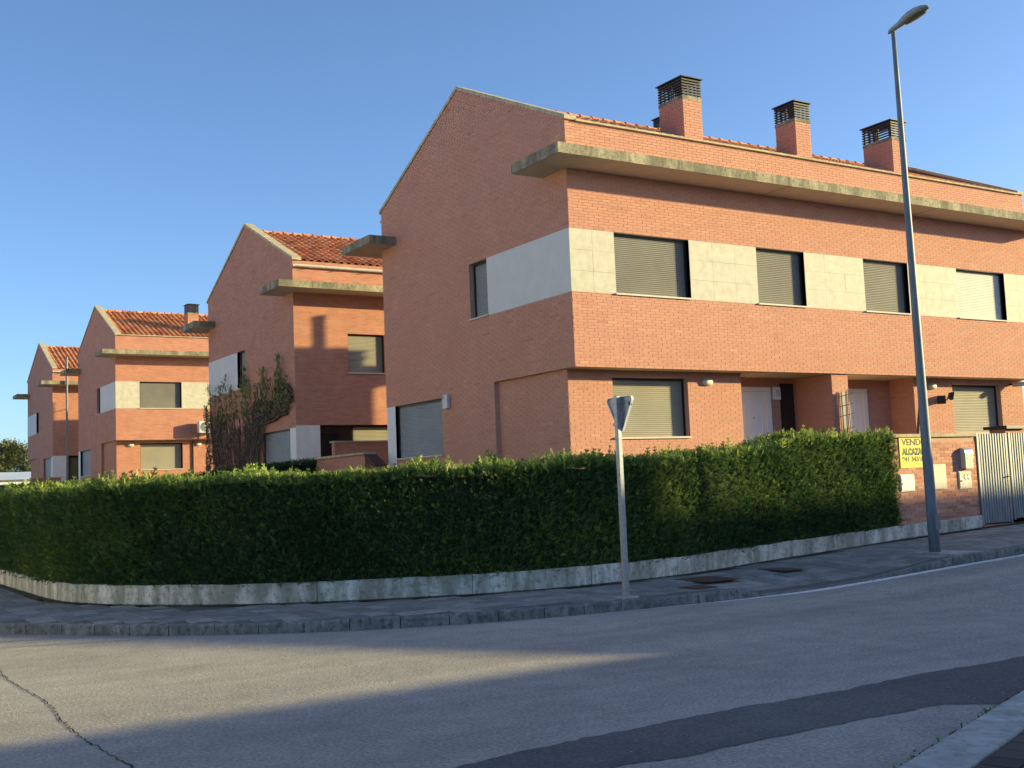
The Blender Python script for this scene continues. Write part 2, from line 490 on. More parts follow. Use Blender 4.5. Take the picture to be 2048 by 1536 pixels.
class Curve2:
    def __init__(self, P, n=8):
        self.p = catmull(P, n)
        self.s = [0.0]
        for a, b in zip(self.p, self.p[1:]): self.s.append(self.s[-1] + (b - a).length)
        self.L = self.s[-1]
        self.A = np.array([(q.x, q.y) for q in self.p])

    def at(self, s):
        s = min(max(s, 0), self.L)
        import bisect
        i = min(max(bisect.bisect_right(self.s, s) - 1, 0), len(self.p) - 2)
        t = (s - self.s[i]) / max(1e-9, self.s[i + 1] - self.s[i])
        d = (self.p[i + 1] - self.p[i]).normalized()
        return self.p[i].lerp(self.p[i + 1], t), d

    def dist(self, x, y):
        a, b = self.A[:-1], self.A[1:]
        d = b - a
        q = np.array([x, y]) - a
        t = np.clip((q * d).sum(1) / np.maximum(1e-12, (d * d).sum(1)), 0, 1)
        w = q - d * t[:, None]
        k = np.argmin((w * w).sum(1))
        side = d[k, 0] * q[k, 1] - d[k, 1] * q[k, 0]
        return math.sqrt((w[k] ** 2).sum()), side, self.s[k] + t[k] * (self.s[k + 1] - self.s[k])


KERB = Curve2([(-12.4, 22), (-12.35, 12), (-12.3, 4), (-12.05, 0.9), (-11.55, -1.0), (-10.86, -2.35), (-10.06, -3.5), (-9.39, -4.36), (-8.5, -5.18),
               (-7.53, -5.84), (-6.63, -6.27), (-5.88, -6.51), (-4.7, -6.74), (-3.65, -6.87), (-2.4, -6.93), (-0.6, -6.9), (0.5, -6.87),
               (2.3, -6.80), (4.1, -6.77), (8, -6.7), (14, -6.6), (32, -6.5)])
WALL = Curve2([(-9.85, 22), (-9.82, 12), (-9.77, 5.45), (-9.73, 2.3), (-9.7, 0.9), (-9.62, 0.04), (-9.48, -0.5), (-9.2, -1.2), (-8.76, -1.93),
               (-7.79, -3.08), (-6.64, -3.86), (-5.58, -4.36), (-4.76, -4.66), (-3.96, -4.79), (-2.7, -4.8), (-1.7, -4.68), (0.2, -4.4),
               (1.5, -4.26), (2.6, -4.17), (3.8, -4.05), (4.5, -4.0), (7.0, -3.93), (12, -3.9), (32, -3.9)])


def edge_h(x, y):
    """height of the kerb's top above the road: dropped for the garage crossing"""
    if y > -5.5 or x < -2.45: return 0.13
    if x < -2.15: return 0.13 - (x + 2.45) / 0.3 * 0.11
    if x < 0.5: return 0.02
    if x < 2.1: return 0.02 + (x - 0.5) / 1.6 * 0.11
    return 0.13


def walk_z(x, y):
    dk, _, sk = KERB.dist(x, y)
    dw, _, _ = WALL.dist(x, y)
    q, _ = KERB.at(sk)
    zk = edge_h(q.x, q.y) + RZ(x)
    zw = 0.15 + RZ(x)
    f = dk / max(1e-6, dk + dw)
    f = min(1, f * 1.5)
    return zk + (zw - zk) * f


def grid_sheet(name, xs, ys, zf, mat, **kw):
    V = [(x, y, zf(x, y)) for y in ys for x in xs]
    nx = len(xs)
    F = [(j * nx + i, j * nx + i + 1, (j + 1) * nx + i + 1, (j + 1) * nx + i) for j in range(len(ys) - 1) for i in range(nx - 1)]
    b = MB(); b.poly(V, F)
    return b.build(name, mat, **kw)


g = 2500.0
grid_sheet('ground', [-g, -200, -60, 0, 60, 200, g], [-g, -200, -60, 0, 60, 200, g], lambda x, y: -0.35, M['soil'], kind='structure')
xs = [-60, -40, -25, -14, -8, -4, -2, -1.5] + [-1.5 + 0.5 * i for i in range(1, 30)] + [16, 20, 24.5, 30, 45, 60]
grid_sheet('road', xs, [-19.5, -16, -10, -6.6, 0, 10, 40, 75], lambda x, y: RZ(x), M['asphalt'], kind='structure')

# asphalt patch along the near kerb, ragged edges, with a tapering left end
b = MB()
up, lo = [], []
x = -10.3
while x < 22:
    w = min(1.0, (x + 10.3) / 1.6)
    up.append((x, -12.29 - (1 - w) * 0.22 + random.uniform(-.02, .02) + .02 * math.sin(x * 3.1), RZ(x) + 0.004))
    lo.append((x, -13.10 + (1 - w) * 0.40 + random.uniform(-.022, .022) + .02 * math.sin(x * 2.3 + 1) - min(.35, max(0, x + 6.35) * 1.1), RZ(x) + 0.004))
    x += random.uniform(.05, .12) if x < -3 else 1.0
for i in range(len(up) - 1):
    b.face([lo[i], lo[i + 1], up[i + 1], up[i]])
b.build('asphalt_patch', M['asphalt_dark'], kind='structure')
# sealed crack across the side street mouth
b = MB()
pts = []
y = -17.5
while y < -3.2:
    pts.append((-11.32 + random.uniform(-.016, .016) + 0.03 * math.sin(y * 2.1), y, random.uniform(.0015, .009)))
    y += random.uniform(.02, .07)
for (x0, y0, w0), (x1, y1, w1) in zip(pts, pts[1:]):
    b.face([(x0 - w0, y0, .004), (x0 + w0, y0, .004), (x1 + w1, y1, .004), (x1 - w1, y1, .004)])
b.build('road_crack', M['crack'], kind='structure')
# thin crack along the kerb at the left
b = MB()
pts = []
x = -12.6
while x < -9.6:
    pts.append((x, -3.35 - (x + 12.6) * 0.42 + random.uniform(-.02, .02), random.uniform(.004, .012)))
    x += random.uniform(.06, .14)
for (x0, y0, w0), (x1, y1, w1) in zip(pts, pts[1:]):
    b.face([(x0, y0 - w0, .004), (x1, y1 - w1, .004), (x1, y1 + w1, .004), (x0, y0 + w0, .004)])
b.build('road_crack', M['crack'], kind='structure')
# white edge line beside the far kerb
b = MB()
s = 0
prev = None
while s < KERB.L:
    p, d = KERB.at(s)
    if p.y < -5.9 and p.x > -4.6:
        n = Vector((d.y, -d.x, 0))
        w0, w1 = 0.035 + random.uniform(-.008, .008), 0.04 + 0.15 * min(1, max(.25, (p.x + 4.2) / 3)) + random.uniform(-.01, .01)
        a = p + n * w0; c = p + n * w1
        cur = ((a.x, a.y, RZ(a.x) + .004), (c.x, c.y, RZ(c.x) + .004))
        if prev: b.face([prev[1], cur[1], cur[0], prev[0]])
        prev = cur
    s += 0.16
b.build('road_marking', M['paint'], kind='structure')

# far pavement: sand bed + tiles + kerb stones
b = MB()
n = 260
prev = None
for i in range(n + 1):
    k, dk = KERB.at(KERB.L * i / n); 
    dd, side, sw = WALL.dist(k.x, k.y)
    w, dw = WALL.at(sw)
    row = []
    nk = Vector((-dk.y, dk.x, 0))
    k2 = k + nk * 0.13
    for j in range(5):
        q = k2.lerp(w + (w - k2).normalized() * 0.1, j / 4)
        row.append((q.x, q.y, walk_z(q.x, q.y) - 0.012))
    if prev:
        for j in range(4): b.face([prev[j], row[j], row[j + 1], prev[j + 1]])
    prev = row
pav = b.build('pavement', M['paver_bed'], kind='structure')

TS = 0.30
tiles = []
ix = int(-13 / TS)
for i in range(int(-13.2 / TS), int(13 / TS)):
    for j in range(int(-7.4 / TS), int(14 / TS)):
        x, y = (i + .5) * TS, (j + .5) * TS
        if x > -8.8 and y > -3.4: continue
        dk, sk, _ = KERB.dist(x, y)
        if sk < 0 or dk < 0.27: continue
        dw, sw, _ = WALL.dist(x, y)
        if sw > 0 or dw < 0.16: continue
        tiles.append((x, y))
tiles.sort(key=lambda p: (p[0] - CAM.x) ** 2 + (p[1] - CAM.y) ** 2)
tile_me = []
for k in range(6):
    t = MB(); h = TS / 2 - 0.006
    t.bbox(-h, h, -h, h, -0.035, 0.0, 0.006)
    t.t = [k / 5] * len(t.f)
    tile_me.append(t.mesh('paving_tile', [M['paver']]))


def tile_matrix(x, y):
    e = 0.12
    zx = (walk_z(x + e, y) - walk_z(x - e, y)) / (2 * e)
    zy = (walk_z(x, y + e) - walk_z(x, y - e)) / (2 * e)
    nrm = Vector((-zx, -zy, 1)).normalized()
    q = Vector((0, 0, 1)).rotation_difference(nrm).to_matrix().to_4x4()
    return Matrix.Translation((x, y, walk_z(x, y) + random.uniform(-.0025, .0025))) @ q


vis = [p for p in tiles]
for k, (x, y) in enumerate(vis[:300]):
    inst('paving_tile', random.choice(tile_me), tile_matrix(x, y), pav)
b = MB()
for (x, y) in vis[300:]:
    mt = tile_matrix(x, y)
    me = random.choice(tile_me)
    nb = len(b.v)
    b.v.extend([tuple(mt @ v.co) for v in me.vertices])
    tn = random.random()
    for p in me.polygons:
        b.f.append(tuple(nb + q for q in p.vertices)); b.m.append(0); b.t.append(tn)
b.build('paving_tiles', M['paver'], pav, kind='stuff')

kerb = thing('kerb', 'grey worn kerb stones curving round the corner below the hedge', 'kerb', (-6, -6.4, 0))
s = 14.0
while s < KERB.L - 14:
    ln = random.uniform(.50, .62)
    a, da = KERB.at(s + .005); c, dc = KERB.at(s + ln - .005)
    na, nc = Vector((-da.y, da.x, 0)), Vector((-dc.y, dc.x, 0))
    j = random.uniform(-.006, .006)
    b = MB()
    za, zc = edge_h(a.x, a.y) + RZ(a.x) + j, edge_h(c.x, c.y) + RZ(c.x) + j
    W, ch = 0.135, 0.022
    ring = []
    for (p, nn, z) in ((a, na, za), (c, nc, zc)):
        o1 = p + nn * (random.uniform(-.006, .006)); o2 = p + nn * ch; o3 = p + nn * W
        ring.append([(o1.x, o1.y, -.15), (o1.x, o1.y, z - ch), (o2.x, o2.y, z), (o3.x, o3.y, z), (o3.x, o3.y, -.15)])
    V = ring[0] + ring[1]
    b.poly(V, [(1, 0, 5, 6), (2, 1, 6, 7), (3, 2, 7, 8), (4, 3, 8, 9), (0, 1, 2, 3, 4), (9, 8, 7, 6, 5)])
    b.build('kerb_stone', M['kerb'], kerb)
    s += ln

# near pavement (bottom right corner) with a pale kerb and brown tiles
NEAR = Curve2([(30, -13.0), (10, -13.05), (-2, -13.08), (-4.4, -13.1), (-5.1, -13.18), (-5.72, -13.36), (-6.8, -13.74), (-7.88, -14.13), (-9.2, -14.62), (-10.6, -15.2), (-12.0, -15.9), (-14, -17.2)])
b = MB()
prev = None
for i in range(141):
    p, d = NEAR.at(NEAR.L * i / 140)
    nn = Vector((-d.y, d.x, 0))
    row = []
    for w in (0.3, 1.2, 3.2):
        q = p + nn * w
        row.append((q.x, q.y, 0.063 + RZ(q.x)))
    if prev:
        for j in range(2): b.face([prev[j], row[j], row[j + 1], prev[j + 1]])
    prev = row
npav = b.build('pavement', M['paver_bed'], kind='structure')
nk = thing('kerb', 'pale concrete kerb slabs in the bottom right corner', 'kerb', (-6, -13.5, 0))
s = NEAR.L - 12
while s < NEAR.L - 0.3:
    ln = random.uniform(.92, 1.0)
    b = MB()
    ring = []
    for ss in (s + .006, s + ln * .5, s + ln - .006):
        p, d = NEAR.at(ss); nn = Vector((-d.y, d.x, 0))
        z = 0.085 + RZ(p.x)
        q0, q1, q2 = p, p + nn * .03, p + nn * .33
        ring.append([(q0.x, q0.y, -.1), (q0.x, q0.y, z - .03), (q1.x, q1.y, z), (q2.x, q2.y, z), (q2.x, q2.y, -.1)])
    V = ring[0] + ring[1] + ring[2]
    F = [(0, 4, 3, 2, 1), (10, 11, 12, 13, 14)]
    for r in range(2):
        for k in range(4): F.append((r * 5 + k, r * 5 + k + 1, r * 5 + k + 6, r * 5 + k + 5))
    b.poly(V, F)
    b.build('kerb_stone', M['kerb_near'], nk)
    s += ln
pm = []
for k in range(4):
    t = MB(); t.bbox(-.096, .096, -.096, .096, -.03, 0, .006); t.t = [k / 3] * len(t.f)
    pm.append(t.mesh('brown_paving_tile', [M['paver_brown']]))
cand = []
for i in range(0, 70):
    s = NEAR.L - 0.1 - i * .2
    p, d = NEAR.at(s)
    if p.x < -9.6 or p.x > -1: continue
    nn = Vector((-d.y, d.x, 0))
    ang = math.atan2(d.y, d.x)
    for j in range(5):
        q = p + nn * (0.34 + .1 + j * .2)
        cand.append((q.x, q.y, ang))
for (x, y, an) in cand[:290]:
    inst('paving_tile', random.choice(pm), Matrix.Translation((x, y, 0.078 + RZ(x) + random.uniform(-.002, .002))) @ Matrix.Rotation(an, 4, 'Z'), npav)


# ------------------------------------------------------------------ leaf sprays (used for hedges, weeds, climber, trees)
def spray_template(pairs=4, slim=0.10):
    q = []
    q.append([(0, 0), (slim * .5, .5), (0, 1.0), (-slim * .5, .5)])
    for k in range(pairs):
        t = .12 + .62 * k / max(1, pairs - 1)
        ln = .46 * (1 - .55 * k / max(1, pairs - 1))
        for sg in (-1, 1):
            dx, dy = sg * math.sin(.75) * ln, math.cos(.75) * ln
            px, py = -dy / ln * slim * .55 * sg, dx / ln * slim * .55 * sg
            q.append([(0, t), (dx * .5 + px, t + dy * .5 + py), (dx, t + dy), (dx * .5 - px, t + dy * .5 - py)])
    return np.array(q)


SPRAY = spray_template()
SPRAY_S = spray_template(2, .2)
SPRAY_F = spray_template(3, .11)


def sprays(P, axis, size, tone, name, mat, parent, T=SPRAY, **kw):
    """P, axis: (n,3); size, tone: (n,)"""
    n = len(P)
    a = axis / np.linalg.norm(axis, axis=1)[:, None]
    r = rng.normal(size=(n, 3))
    s = np.cross(a, r); s /= np.linalg.norm(s, axis=1)[:, None]
    nn = np.cross(a, s)
    nq = len(T)
    X = T[:, :, 0].ravel(); Y = T[:, :, 1].ravel()
    curl = (Y ** 2) * .18
    V = P[:, None, :] + size[:, None, None] * (X[None, :, None] * s[:, None, :] + Y[None, :, None] * a[:, None, :] + curl[None, :, None] * nn[:, None, :])
    V = V.reshape(-1, 3)
    F = np.arange(len(V)).reshape(-1, 4)
    tn = np.repeat(tone, nq) + rng.normal(0, .05, n * nq)
    return np_mesh(name, V, F, mat, np.clip(tn, 0, 1), parent, **kw)


# dirt and dead leaves gathered at the foot of the low wall
b = MB()
prev = None
s = 14.0
while s < WALL.L - 22:
    p, d = WALL.at(s); nn = Vector((d.y, -d.x, 0))
    w = .05 + .12 * abs(math.sin(s * 1.3) * math.sin(s * .47 + 1)) + random.uniform(0, .07)
    q = p + nn * w; p0 = p - nn * .02
    cur = ((p0.x, p0.y, walk_z(p0.x, p0.y) + .006), (q.x, q.y, walk_z(q.x, q.y) + .006))
    if prev: b.face([prev[1], cur[1], cur[0], prev[0]])
    prev = cur
    s += random.uniform(.04, .10)
b.build('dirt_strip', M['dirt'], kind='structure')


def scatter(name, mat, pts, lo, hi):
    """small flat angular chips lying on the ground"""
    V, F, T = [], [], []
    for (x, y, z) in pts:
        r = random.uniform(lo, hi); an = random.uniform(0, 6.28); k = len(V)
        for j in range(4):
            q = r * random.uniform(.6, 1.2)
            V.append((x + q * math.cos(an + j * 1.57), y + q * math.sin(an + j * 1.57), z + random.uniform(.001, r * .7)))
        F.append((k, k + 1, k + 2, k + 3)); T.append(random.random())
    return np_mesh(name, np.array(V), np.array(F), mat, np.array(T), None, kind='stuff')


pts = []
for i in range(700):
    s = random.uniform(14, KERB.L - 22)
    p, d = KERB.at(s); nn = Vector((d.y, -d.x, 0)); q = p + nn * abs(random.gauss(0, .10))
    pts.append((q.x, q.y, RZ(q.x) + .002))
for i in range(500):
    x, y = random.uniform(-12.5, 6), random.uniform(-15, -6.5)
    if KERB.dist(x, y)[1] < 0: pts.append((x, y, RZ(x) + .002))
for i in range(260):
    x, y = random.uniform(-9, -5), random.uniform(-14.6, -13.1)
    if NEAR.dist(x, y)[1] < 0: pts.append((x, y, RZ(x) + .002))
tag(scatter('road_grit', M['grit'], pts, .004, .013), 'pale grit lying in the gutter and on the road', 'grit')
pts = []
for i in range(900):
    s = random.uniform(14, WALL.L - 22)
    p, d = WALL.at(s); nn = Vector((d.y, -d.x, 0)); q = p + nn * abs(random.gauss(0.03, .16))
    pts.append((q.x, q.y, walk_z(q.x, q.y) + .008))
tag(scatter('leaf_litter', M['litter'], pts, .008, .022), 'small dry leaves along the foot of the low wall', 'leaves')

# weeds and moss in the joint of the near kerb
W = thing('weeds', 'low weeds and moss growing along the pale kerb joint', 'weeds', (-7, -13.8, 0))
P, A, S = [], [], []
S_W0, S_W1 = NEAR.dist(-5.3, -13.2)[2], NEAR.dist(-9.0, -14.5)[2]
for i in range(900):
    s = random.uniform(S_W0, S_W1)
    p, d = NEAR.at(s)
    dens = .5 + .5 * math.sin(s * 3.1) * math.sin(s * 1.3 + 1)
    if random.random() > dens + .1: continue
    nn = Vector((-d.y, d.x, 0))
    q = p - nn * abs(random.gauss(0, .035))
    P.append((q.x, q.y, RZ(q.x) + .002)); A.append((random.gauss(0, .6), random.gauss(0, .6), .8)); S.append(random.uniform(.02, .06))
sprays(np.array(P), np.array(A), np.array(S), rng.uniform(.1, .7, len(P)), 'foliage', M['hedge'], W, SPRAY_S, kind='stuff')


# ------------------------------------------------------------------ houses
ZO = 3.937            # height of the upper storey's underside above the road at the camera
GL, HL = 8.594, 15.19  # depth and length of a row
EAVE, RIDGE = 5.03, 6.98
BB, BT = 1.517, 2.81   # window band
RX, RY, YREC = 0.12, 0.45, 3.117
GB = -3.2             # bottom of the walls


def roofz(y):
    return EAVE + (RIDGE - EAVE) * (1 - abs(y - GL / 2) / (GL / 2))


class House:
    def __init__(s, name, ox, oy, oz, mirror, label, fine):
        s.ox, s.oy, s.oz, s.mir, s.fine = ox, oy, oz + ZO, mirror, fine
        s.root = thing(name, label, 'house', (ox + HL / 2, oy + GL / 2, oz + ZO + GB), 'brick house rows')
        s.brick = M['mortar'] if fine else M['brick_far']
        s.list = []

    def Y(s, y):
        return s.oy + (GL - y if s.mir else y)

    def bx(s, b, x0, x1, y0, y1, z0, z1, m=0):
        b.box(s.ox + x0, s.ox + x1, s.Y(y0), s.Y(y1), s.oz + z0, s.oz + z1, m)

    def P(s, x, y, z):
        return (s.ox + x, s.Y(y), s.oz + z)

    def quad(s, b, pts, m=0):
        b.face([s.P(*p) for p in pts], m)

    # wall rectangle lying in y = c (kind 'y') or x = c (kind 'x') with openings (u0,u1,z0,z1)
    def panel(s, b, kind, c, u0, u1, z0, z1, ops=(), m=0):
        us = sorted({u0, u1, *[o[0] for o in ops], *[o[1] for o in ops]})
        zs = sorted({z0, z1, *[o[2] for o in ops], *[o[3] for o in ops]})
        us = [u for u in us if u0 <= u <= u1]; zs = [z for z in zs if z0 <= z <= z1]
        for ua, ub in zip(us, us[1:]):
            for za, zb in zip(zs, zs[1:]):
                mu, mz = (ua + ub) / 2, (za + zb) / 2
                if any(o[0] < mu < o[1] and o[2] < mz < o[3] for o in ops): continue
                if kind == 'y': s.quad(b, [(ua, c, za), (ub, c, za), (ub, c, zb), (ua, c, zb)], m)
                else: s.quad(b, [(c, ua, za), (c, ub, za), (c, ub, zb), (c, ua, zb)], m)

    def reveal(s, b, kind, c, o, depth, m=0):
        u0, u1, z0, z1 = o
        d = c + depth
        f = (lambda u, w, z: (u, w, z)) if kind == 'y' else (lambda u, w, z: (w, u, z))
        for pts in ([(u0, c, z0), (u0, d, z0), (u0, d, z1), (u0, c, z1)], [(u1, c, z0), (u1, d, z0), (u1, d, z1), (u1, c, z1)],
                    [(u0, c, z1), (u1, c, z1), (u1, d, z1), (u0, d, z1)], [(u0, c, z0), (u1, c, z0), (u1, d, z0), (u0, d, z0)]):
            s.quad(b, [f(*p) for p in pts], m)

    # bricks: courses clipped to a region, standing 7 mm proud of the mortar
    def bricks(s, kind, c, out, z0, z1, region):
        if not s.fine: return
        k0, k1 = int(math.floor(z0 / .06)), int(math.ceil(z1 / .06))
        for k in range(k0, k1):
            za, zb = max(k * .06, z0), min(k * .06 + .0492, z1)
            if zb - za < .012: continue
            off = (.125 if k % 2 else 0) + random.uniform(-.022, .022)
            for (a, e) in region((za + zb) / 2):
                j = math.floor((a - off) / .25)
                while True:
                    ua, ub = max(a, j * .25 + off), min(e, j * .25 + off + .24)
                    if j * .25 + off >= e: break
                    if ub - ua > .03: s.list.append((kind, c, out, ua, ub, za, zb))
                    j += 1

    def window(s, kind, c, o, depth, shut, sill=True, reveal_mat=None, slat=.042, name='window', frac=1.0):
        """window in an opening: frame, roller shutter of slats, sill"""
        u0, u1, z0, z1 = o
        sg = 1 if depth > 0 else -1
        w = c + depth
        f = (lambda u, q, z: s.P(u, q, z)) if kind == 'y' else (lambda u, q, z: s.P(q, u, z))

        def bar(b, ua, ub, qa, qb, za, zb, m=0):
            p, q = f(ua, w + sg * qa, za), f(ub, w + sg * qb, zb)
            b.box(p[0], q[0], p[1], q[1], p[2], q[2], m)

        b = MB()
        t = .045
        bar(b, u0 + .003, u0 + t, -.03, .05, z0 + .003, z1 - .003)
        bar(b, u1 - t, u1 - .003, -.03, .05, z0 + .003, z1 - .003)
        bar(b, u0 + t, u1 - t, -.025, .05, z1 - .05, z1 - .003)
        bar(b, u0 + t, u1 - t, .03, .05, z0 + .003, z1 - .05)
        win = b.build(name, M['frame'], s.root)
        if reveal_mat is not None:
            b = MB(); s.reveal(b, kind, c, o, depth + .05 * sg); b.build('reveal', reveal_mat, win)
        if shut is not None:
            b = MB()
            z = z0 + .012
            zt = z1 - .05
            while z < zt - .01:
                ze = min(z + slat, zt)
                a0, a1 = u0 + t, u1 - t
                dz = ze - z
                prof = [(.012, z), (.002, z + dz * .12), (-.005, z + dz * .5), (.002, z + dz * .82), (.012, z + dz * .9), (.012, ze)]
                prof = [(w + sg * q, h) for q, h in prof]
                for (q0, h0), (q1, h1) in zip(prof, prof[1:]):
                    b.face([f(a0, q0, h0), f(a1, q0, h0), f(a1, q1, h1), f(a0, q1, h1)])
                z += slat
            b.build('shutter', shut, win)
        if sill:
            b = MB()
            p0, p1 = f(u0 - .03, c - sg * .05, z0 - .035), f(u1 + .005, w + sg * .04, z0 - .001)
            b.box(p0[0], p1[0], p0[1], p1[1], p0[2], p1[2])
            b.build('sill', M['sill'], win)
        return win

    def lamp(s, x, z, label, kind='y', c=RY):
        """oval bulkhead lamp with a grey eyelid"""
        p = Vector(s.P(x, c, z))
        o = thing('wall_lamp', label, 'wall lamp', p, 'oval wall lamps')
        b = MB()
        prof = [(.145, .085, 0.008), (.145, .085, .03), (.135, .078, .06), (.10, .06, .085), (.05, .03, .097)]
        n = 18
        base = len(b.v)
        V = []
        for (a, h, d) in prof:
            for k in range(n):
                an = 2 * math.pi * k / n
                ex = math.copysign(abs(math.cos(an)) ** .7, math.cos(an)); ez = math.copysign(abs(math.sin(an)) ** .85, math.sin(an))
                V.append((p.x + a * ex, p.y - d, p.z + h * ez))
        F = [(r * n + k, r * n + (k + 1) % n, (r + 1) * n + (k + 1) % n, (r + 1) * n + k) for r in range(len(prof) - 1) for k in range(n)]
        F.append(tuple((len(prof) - 1) * n + k for k in range(n)))
        b.poly(V, F)
        b.build('lamp_glass', M['ivory'], o, smooth=True)
        b = MB()
        V = []
        m = 9
        for (a, h, d) in [(q[0] + .006, q[1] + .006, q[2] + .004) for q in prof]:
            for k in range(m + 1):
                an = math.pi * k / m
                ex = math.copysign(abs(math.cos(an)) ** .7, math.cos(an)); ez = abs(math.sin(an)) ** .85
                V.append((p.x + a * ex, p.y - d, p.z + .012 + h * ez))
        m1 = m + 1
        b.poly(V, [(r * m1 + k, r * m1 + k + 1, (r + 1) * m1 + k + 1, (r + 1) * m1 + k) for r in range(len(prof) - 1) for k in range(m)])
        b.build('lamp_hood', M['head'], o, smooth=True)
        return o

    def roof(s, sep, x_end):
        r = s.root
        b = MB()
        s.quad(b, [(0.02, 0.03, EAVE - .01), (HL - .02, 0.03, EAVE - .01), (HL - .02, GL / 2, RIDGE - .16), (0.02, GL / 2, RIDGE - .16)])
        s.quad(b, [(0.02, GL - .03, EAVE - .01), (HL - .02, GL - .03, EAVE - .01), (HL - .02, GL / 2, RIDGE - .16), (0.02, GL / 2, RIDGE - .16)])
        rf = b.build('roof', M['tile'], r)
        # tiles on the slope that faces the camera
        TW, rows = 0.25, 13
        run, rise = GL / 2 - .05, RIDGE - EAVE - .15
        L = math.hypot(run, rise); ex = L / rows
        an = math.atan2(rise, run)
        cols = int((x_end - .3) / TW)
        full = int((HL - .6) / TW)
        y0 = s.oy + (0.0 if s.mir else .05)
        R3 = Matrix.Rotation(an, 4, 'X')
        picks = 0
        acc = MB()
        for c in range(full):
            for k in range(rows):
                sl = k * ex
                pos = Vector((s.ox + .30 + c * TW, y0 + sl * math.cos(an), s.oz + EAVE + .005 + sl * math.sin(an)))
                mt = Matrix.Translation(pos) @ R3 @ Matrix.Rotation(random.uniform(-.012, .012), 4, 'Z')
                me = random.choice(TILE_ME)
                if c < cols and picks < sep:
                    inst('roof_tile', me, mt, rf); picks += 1
                else:
                    nb = len(acc.v)
                    acc.v.extend([tuple(mt @ v.co) for v in me.vertices]); tn = random.random()
                    for p in me.polygons:
                        acc.f.append(tuple(nb + q for q in p.vertices)); acc.m.append(0); acc.t.append(tn)
        acc.build('roof_tiles', M['tile'], rf, kind='stuff')
        n = int((HL - .5) / .36)
        for k in range(n):
            inst('ridge_cap', random.choice(CAP_ME), Matrix.Translation((s.ox + .27 + k * .36, s.oy + GL / 2, s.oz + RIDGE - .115)), rf)
        return rf

    def copings(s):
        for xa in (-.035, HL - .265):
            b = MB()
            for sgn in (0, 1):
                pts = []
                ya, yb = (-.06, GL / 2) if sgn == 0 else (GL + .06, GL / 2)
                za, zb = roofz(0) + .04 - .027, RIDGE + .065
                P0 = [s.P(xa, ya, za), s.P(xa, yb, zb), s.P(xa, yb, zb + .085), s.P(xa, ya, za + .085)]
                b.prism(P0, (.30, 0, 0))
            b.build('coping', M['coping'], s.root)

    def ledge(s, rear=False):
        def yy(y): return GL - y if rear else y
        z0, z1, d, e, k = 4.0325, 4.243, .8525, .775, .85
        cuts = [0.0, 5.4, 10.45, HL]
        for i, (xa, xb) in enumerate(zip(cuts, cuts[1:])):
            b = MB()
            if i == 0:
                pts = [(-e, -d), (xb - .004, -d), (xb - .004, .02), (0, .02), (0, k), (-e, k)]
            elif i == 2:
                pts = [(xa + .004, -d), (xb + e, -d), (xb + e, k), (xb, k), (xb, .02), (xa + .004, .02)]
            else:
                pts = [(xa + .004, -d), (xb - .004, -d), (xb - .004, .02), (xa + .004, .02)]
            b.prism([s.P(x, yy(y), z0) for x, y in pts], (0, 0, z1 - z0))
            lg = b.build('ledge', M['ledge'], s.root)
            b = MB()
            n = len(pts)
            mx = sum(p[0] for p in pts) / n
            in_ = [(x + (.012 if x < mx else -.012), y + (.012 if y < -.4 else -.012)) for x, y in pts]
            b.face([s.P(x, yy(y), z0 - .002) for x, y in in_])
            b.build('ledge_soffit', M['soffit'], lg)

    def chimney(s, x0, x1, y0, y1, z0, z1, top):
        b = MB()
        s.bx(b, x0, x1, y0, y1, z0, z1)
        ch = b.build('chimney', s.brick, s.root)
        if s.fine:
            s.bricks('y', y0, -1, z0, z1, lambda z: [(x0, x1)])
            s.bricks('x', x0, -1, z0, z1, lambda z: [(y0, y1)])
        b = MB()
        s.bx(b, x0 - .012, x1 + .012, y0 - .012, y1 + .012, z1, z1 + .085)
        b.build('collar', M['ledge'], ch)
        b = MB()
        n = 6
        zb = z1 + .085
        h = top - .13 - zb
        for k in range(n):
            z = zb + .03 + h * k / n
            t = .012
            for (xa, xb, ya, yb) in ((x0 - .012, x1 + .012, y0 - .012, y0 + t), (x0 - .012, x1 + .012, y1 - t, y1 + .012), (x0 - .012, x0 + t, y0 + t, y1 - t), (x1 - t, x1 + .012, y0 + t, y1 - t)):
                s.bx(b, xa, xb, ya, yb, z, z + .032)
        for (xa, ya) in ((x0 + .02, y0 + .02), (x1 - .06, y0 + .02), (x0 + .02, y1 - .06), (x1 - .06, y1 - .06), (x0 + .02, (y0 + y1) / 2 - .03), (x1 - .06, (y0 + y1) / 2 - .03)):
            s.bx(b, xa, xa + .04, ya, ya + .04, zb, top - .12)
        b.build('louvre', M['black'], ch)
        b = MB()
        cx, cy = (x0 + x1) / 2, (y0 + y1) / 2
        q = [(x0 - .05, y0 - .05, top - .10), (x1 + .05, y0 - .05, top - .10), (x1 + .05, y1 + .05, top - .10), (x0 - .05, y1 + .05, top - .10)]
        q2 = [(x, y, z + .02) for x, y, z in q]
        V = [s.P(*p) for p in q + q2 + [(cx - .06, cy, top), (cx + .06, cy, top)]]
        b.poly(V, [(3, 2, 1, 0), (0, 1, 5, 4), (1, 2, 6, 5), (2, 3, 7, 6), (3, 0, 4, 7), (4, 5, 9, 8), (5, 6, 9), (6, 7, 8, 9), (7, 4, 8)])
        b.build('chimney_lid', M['black'], ch)

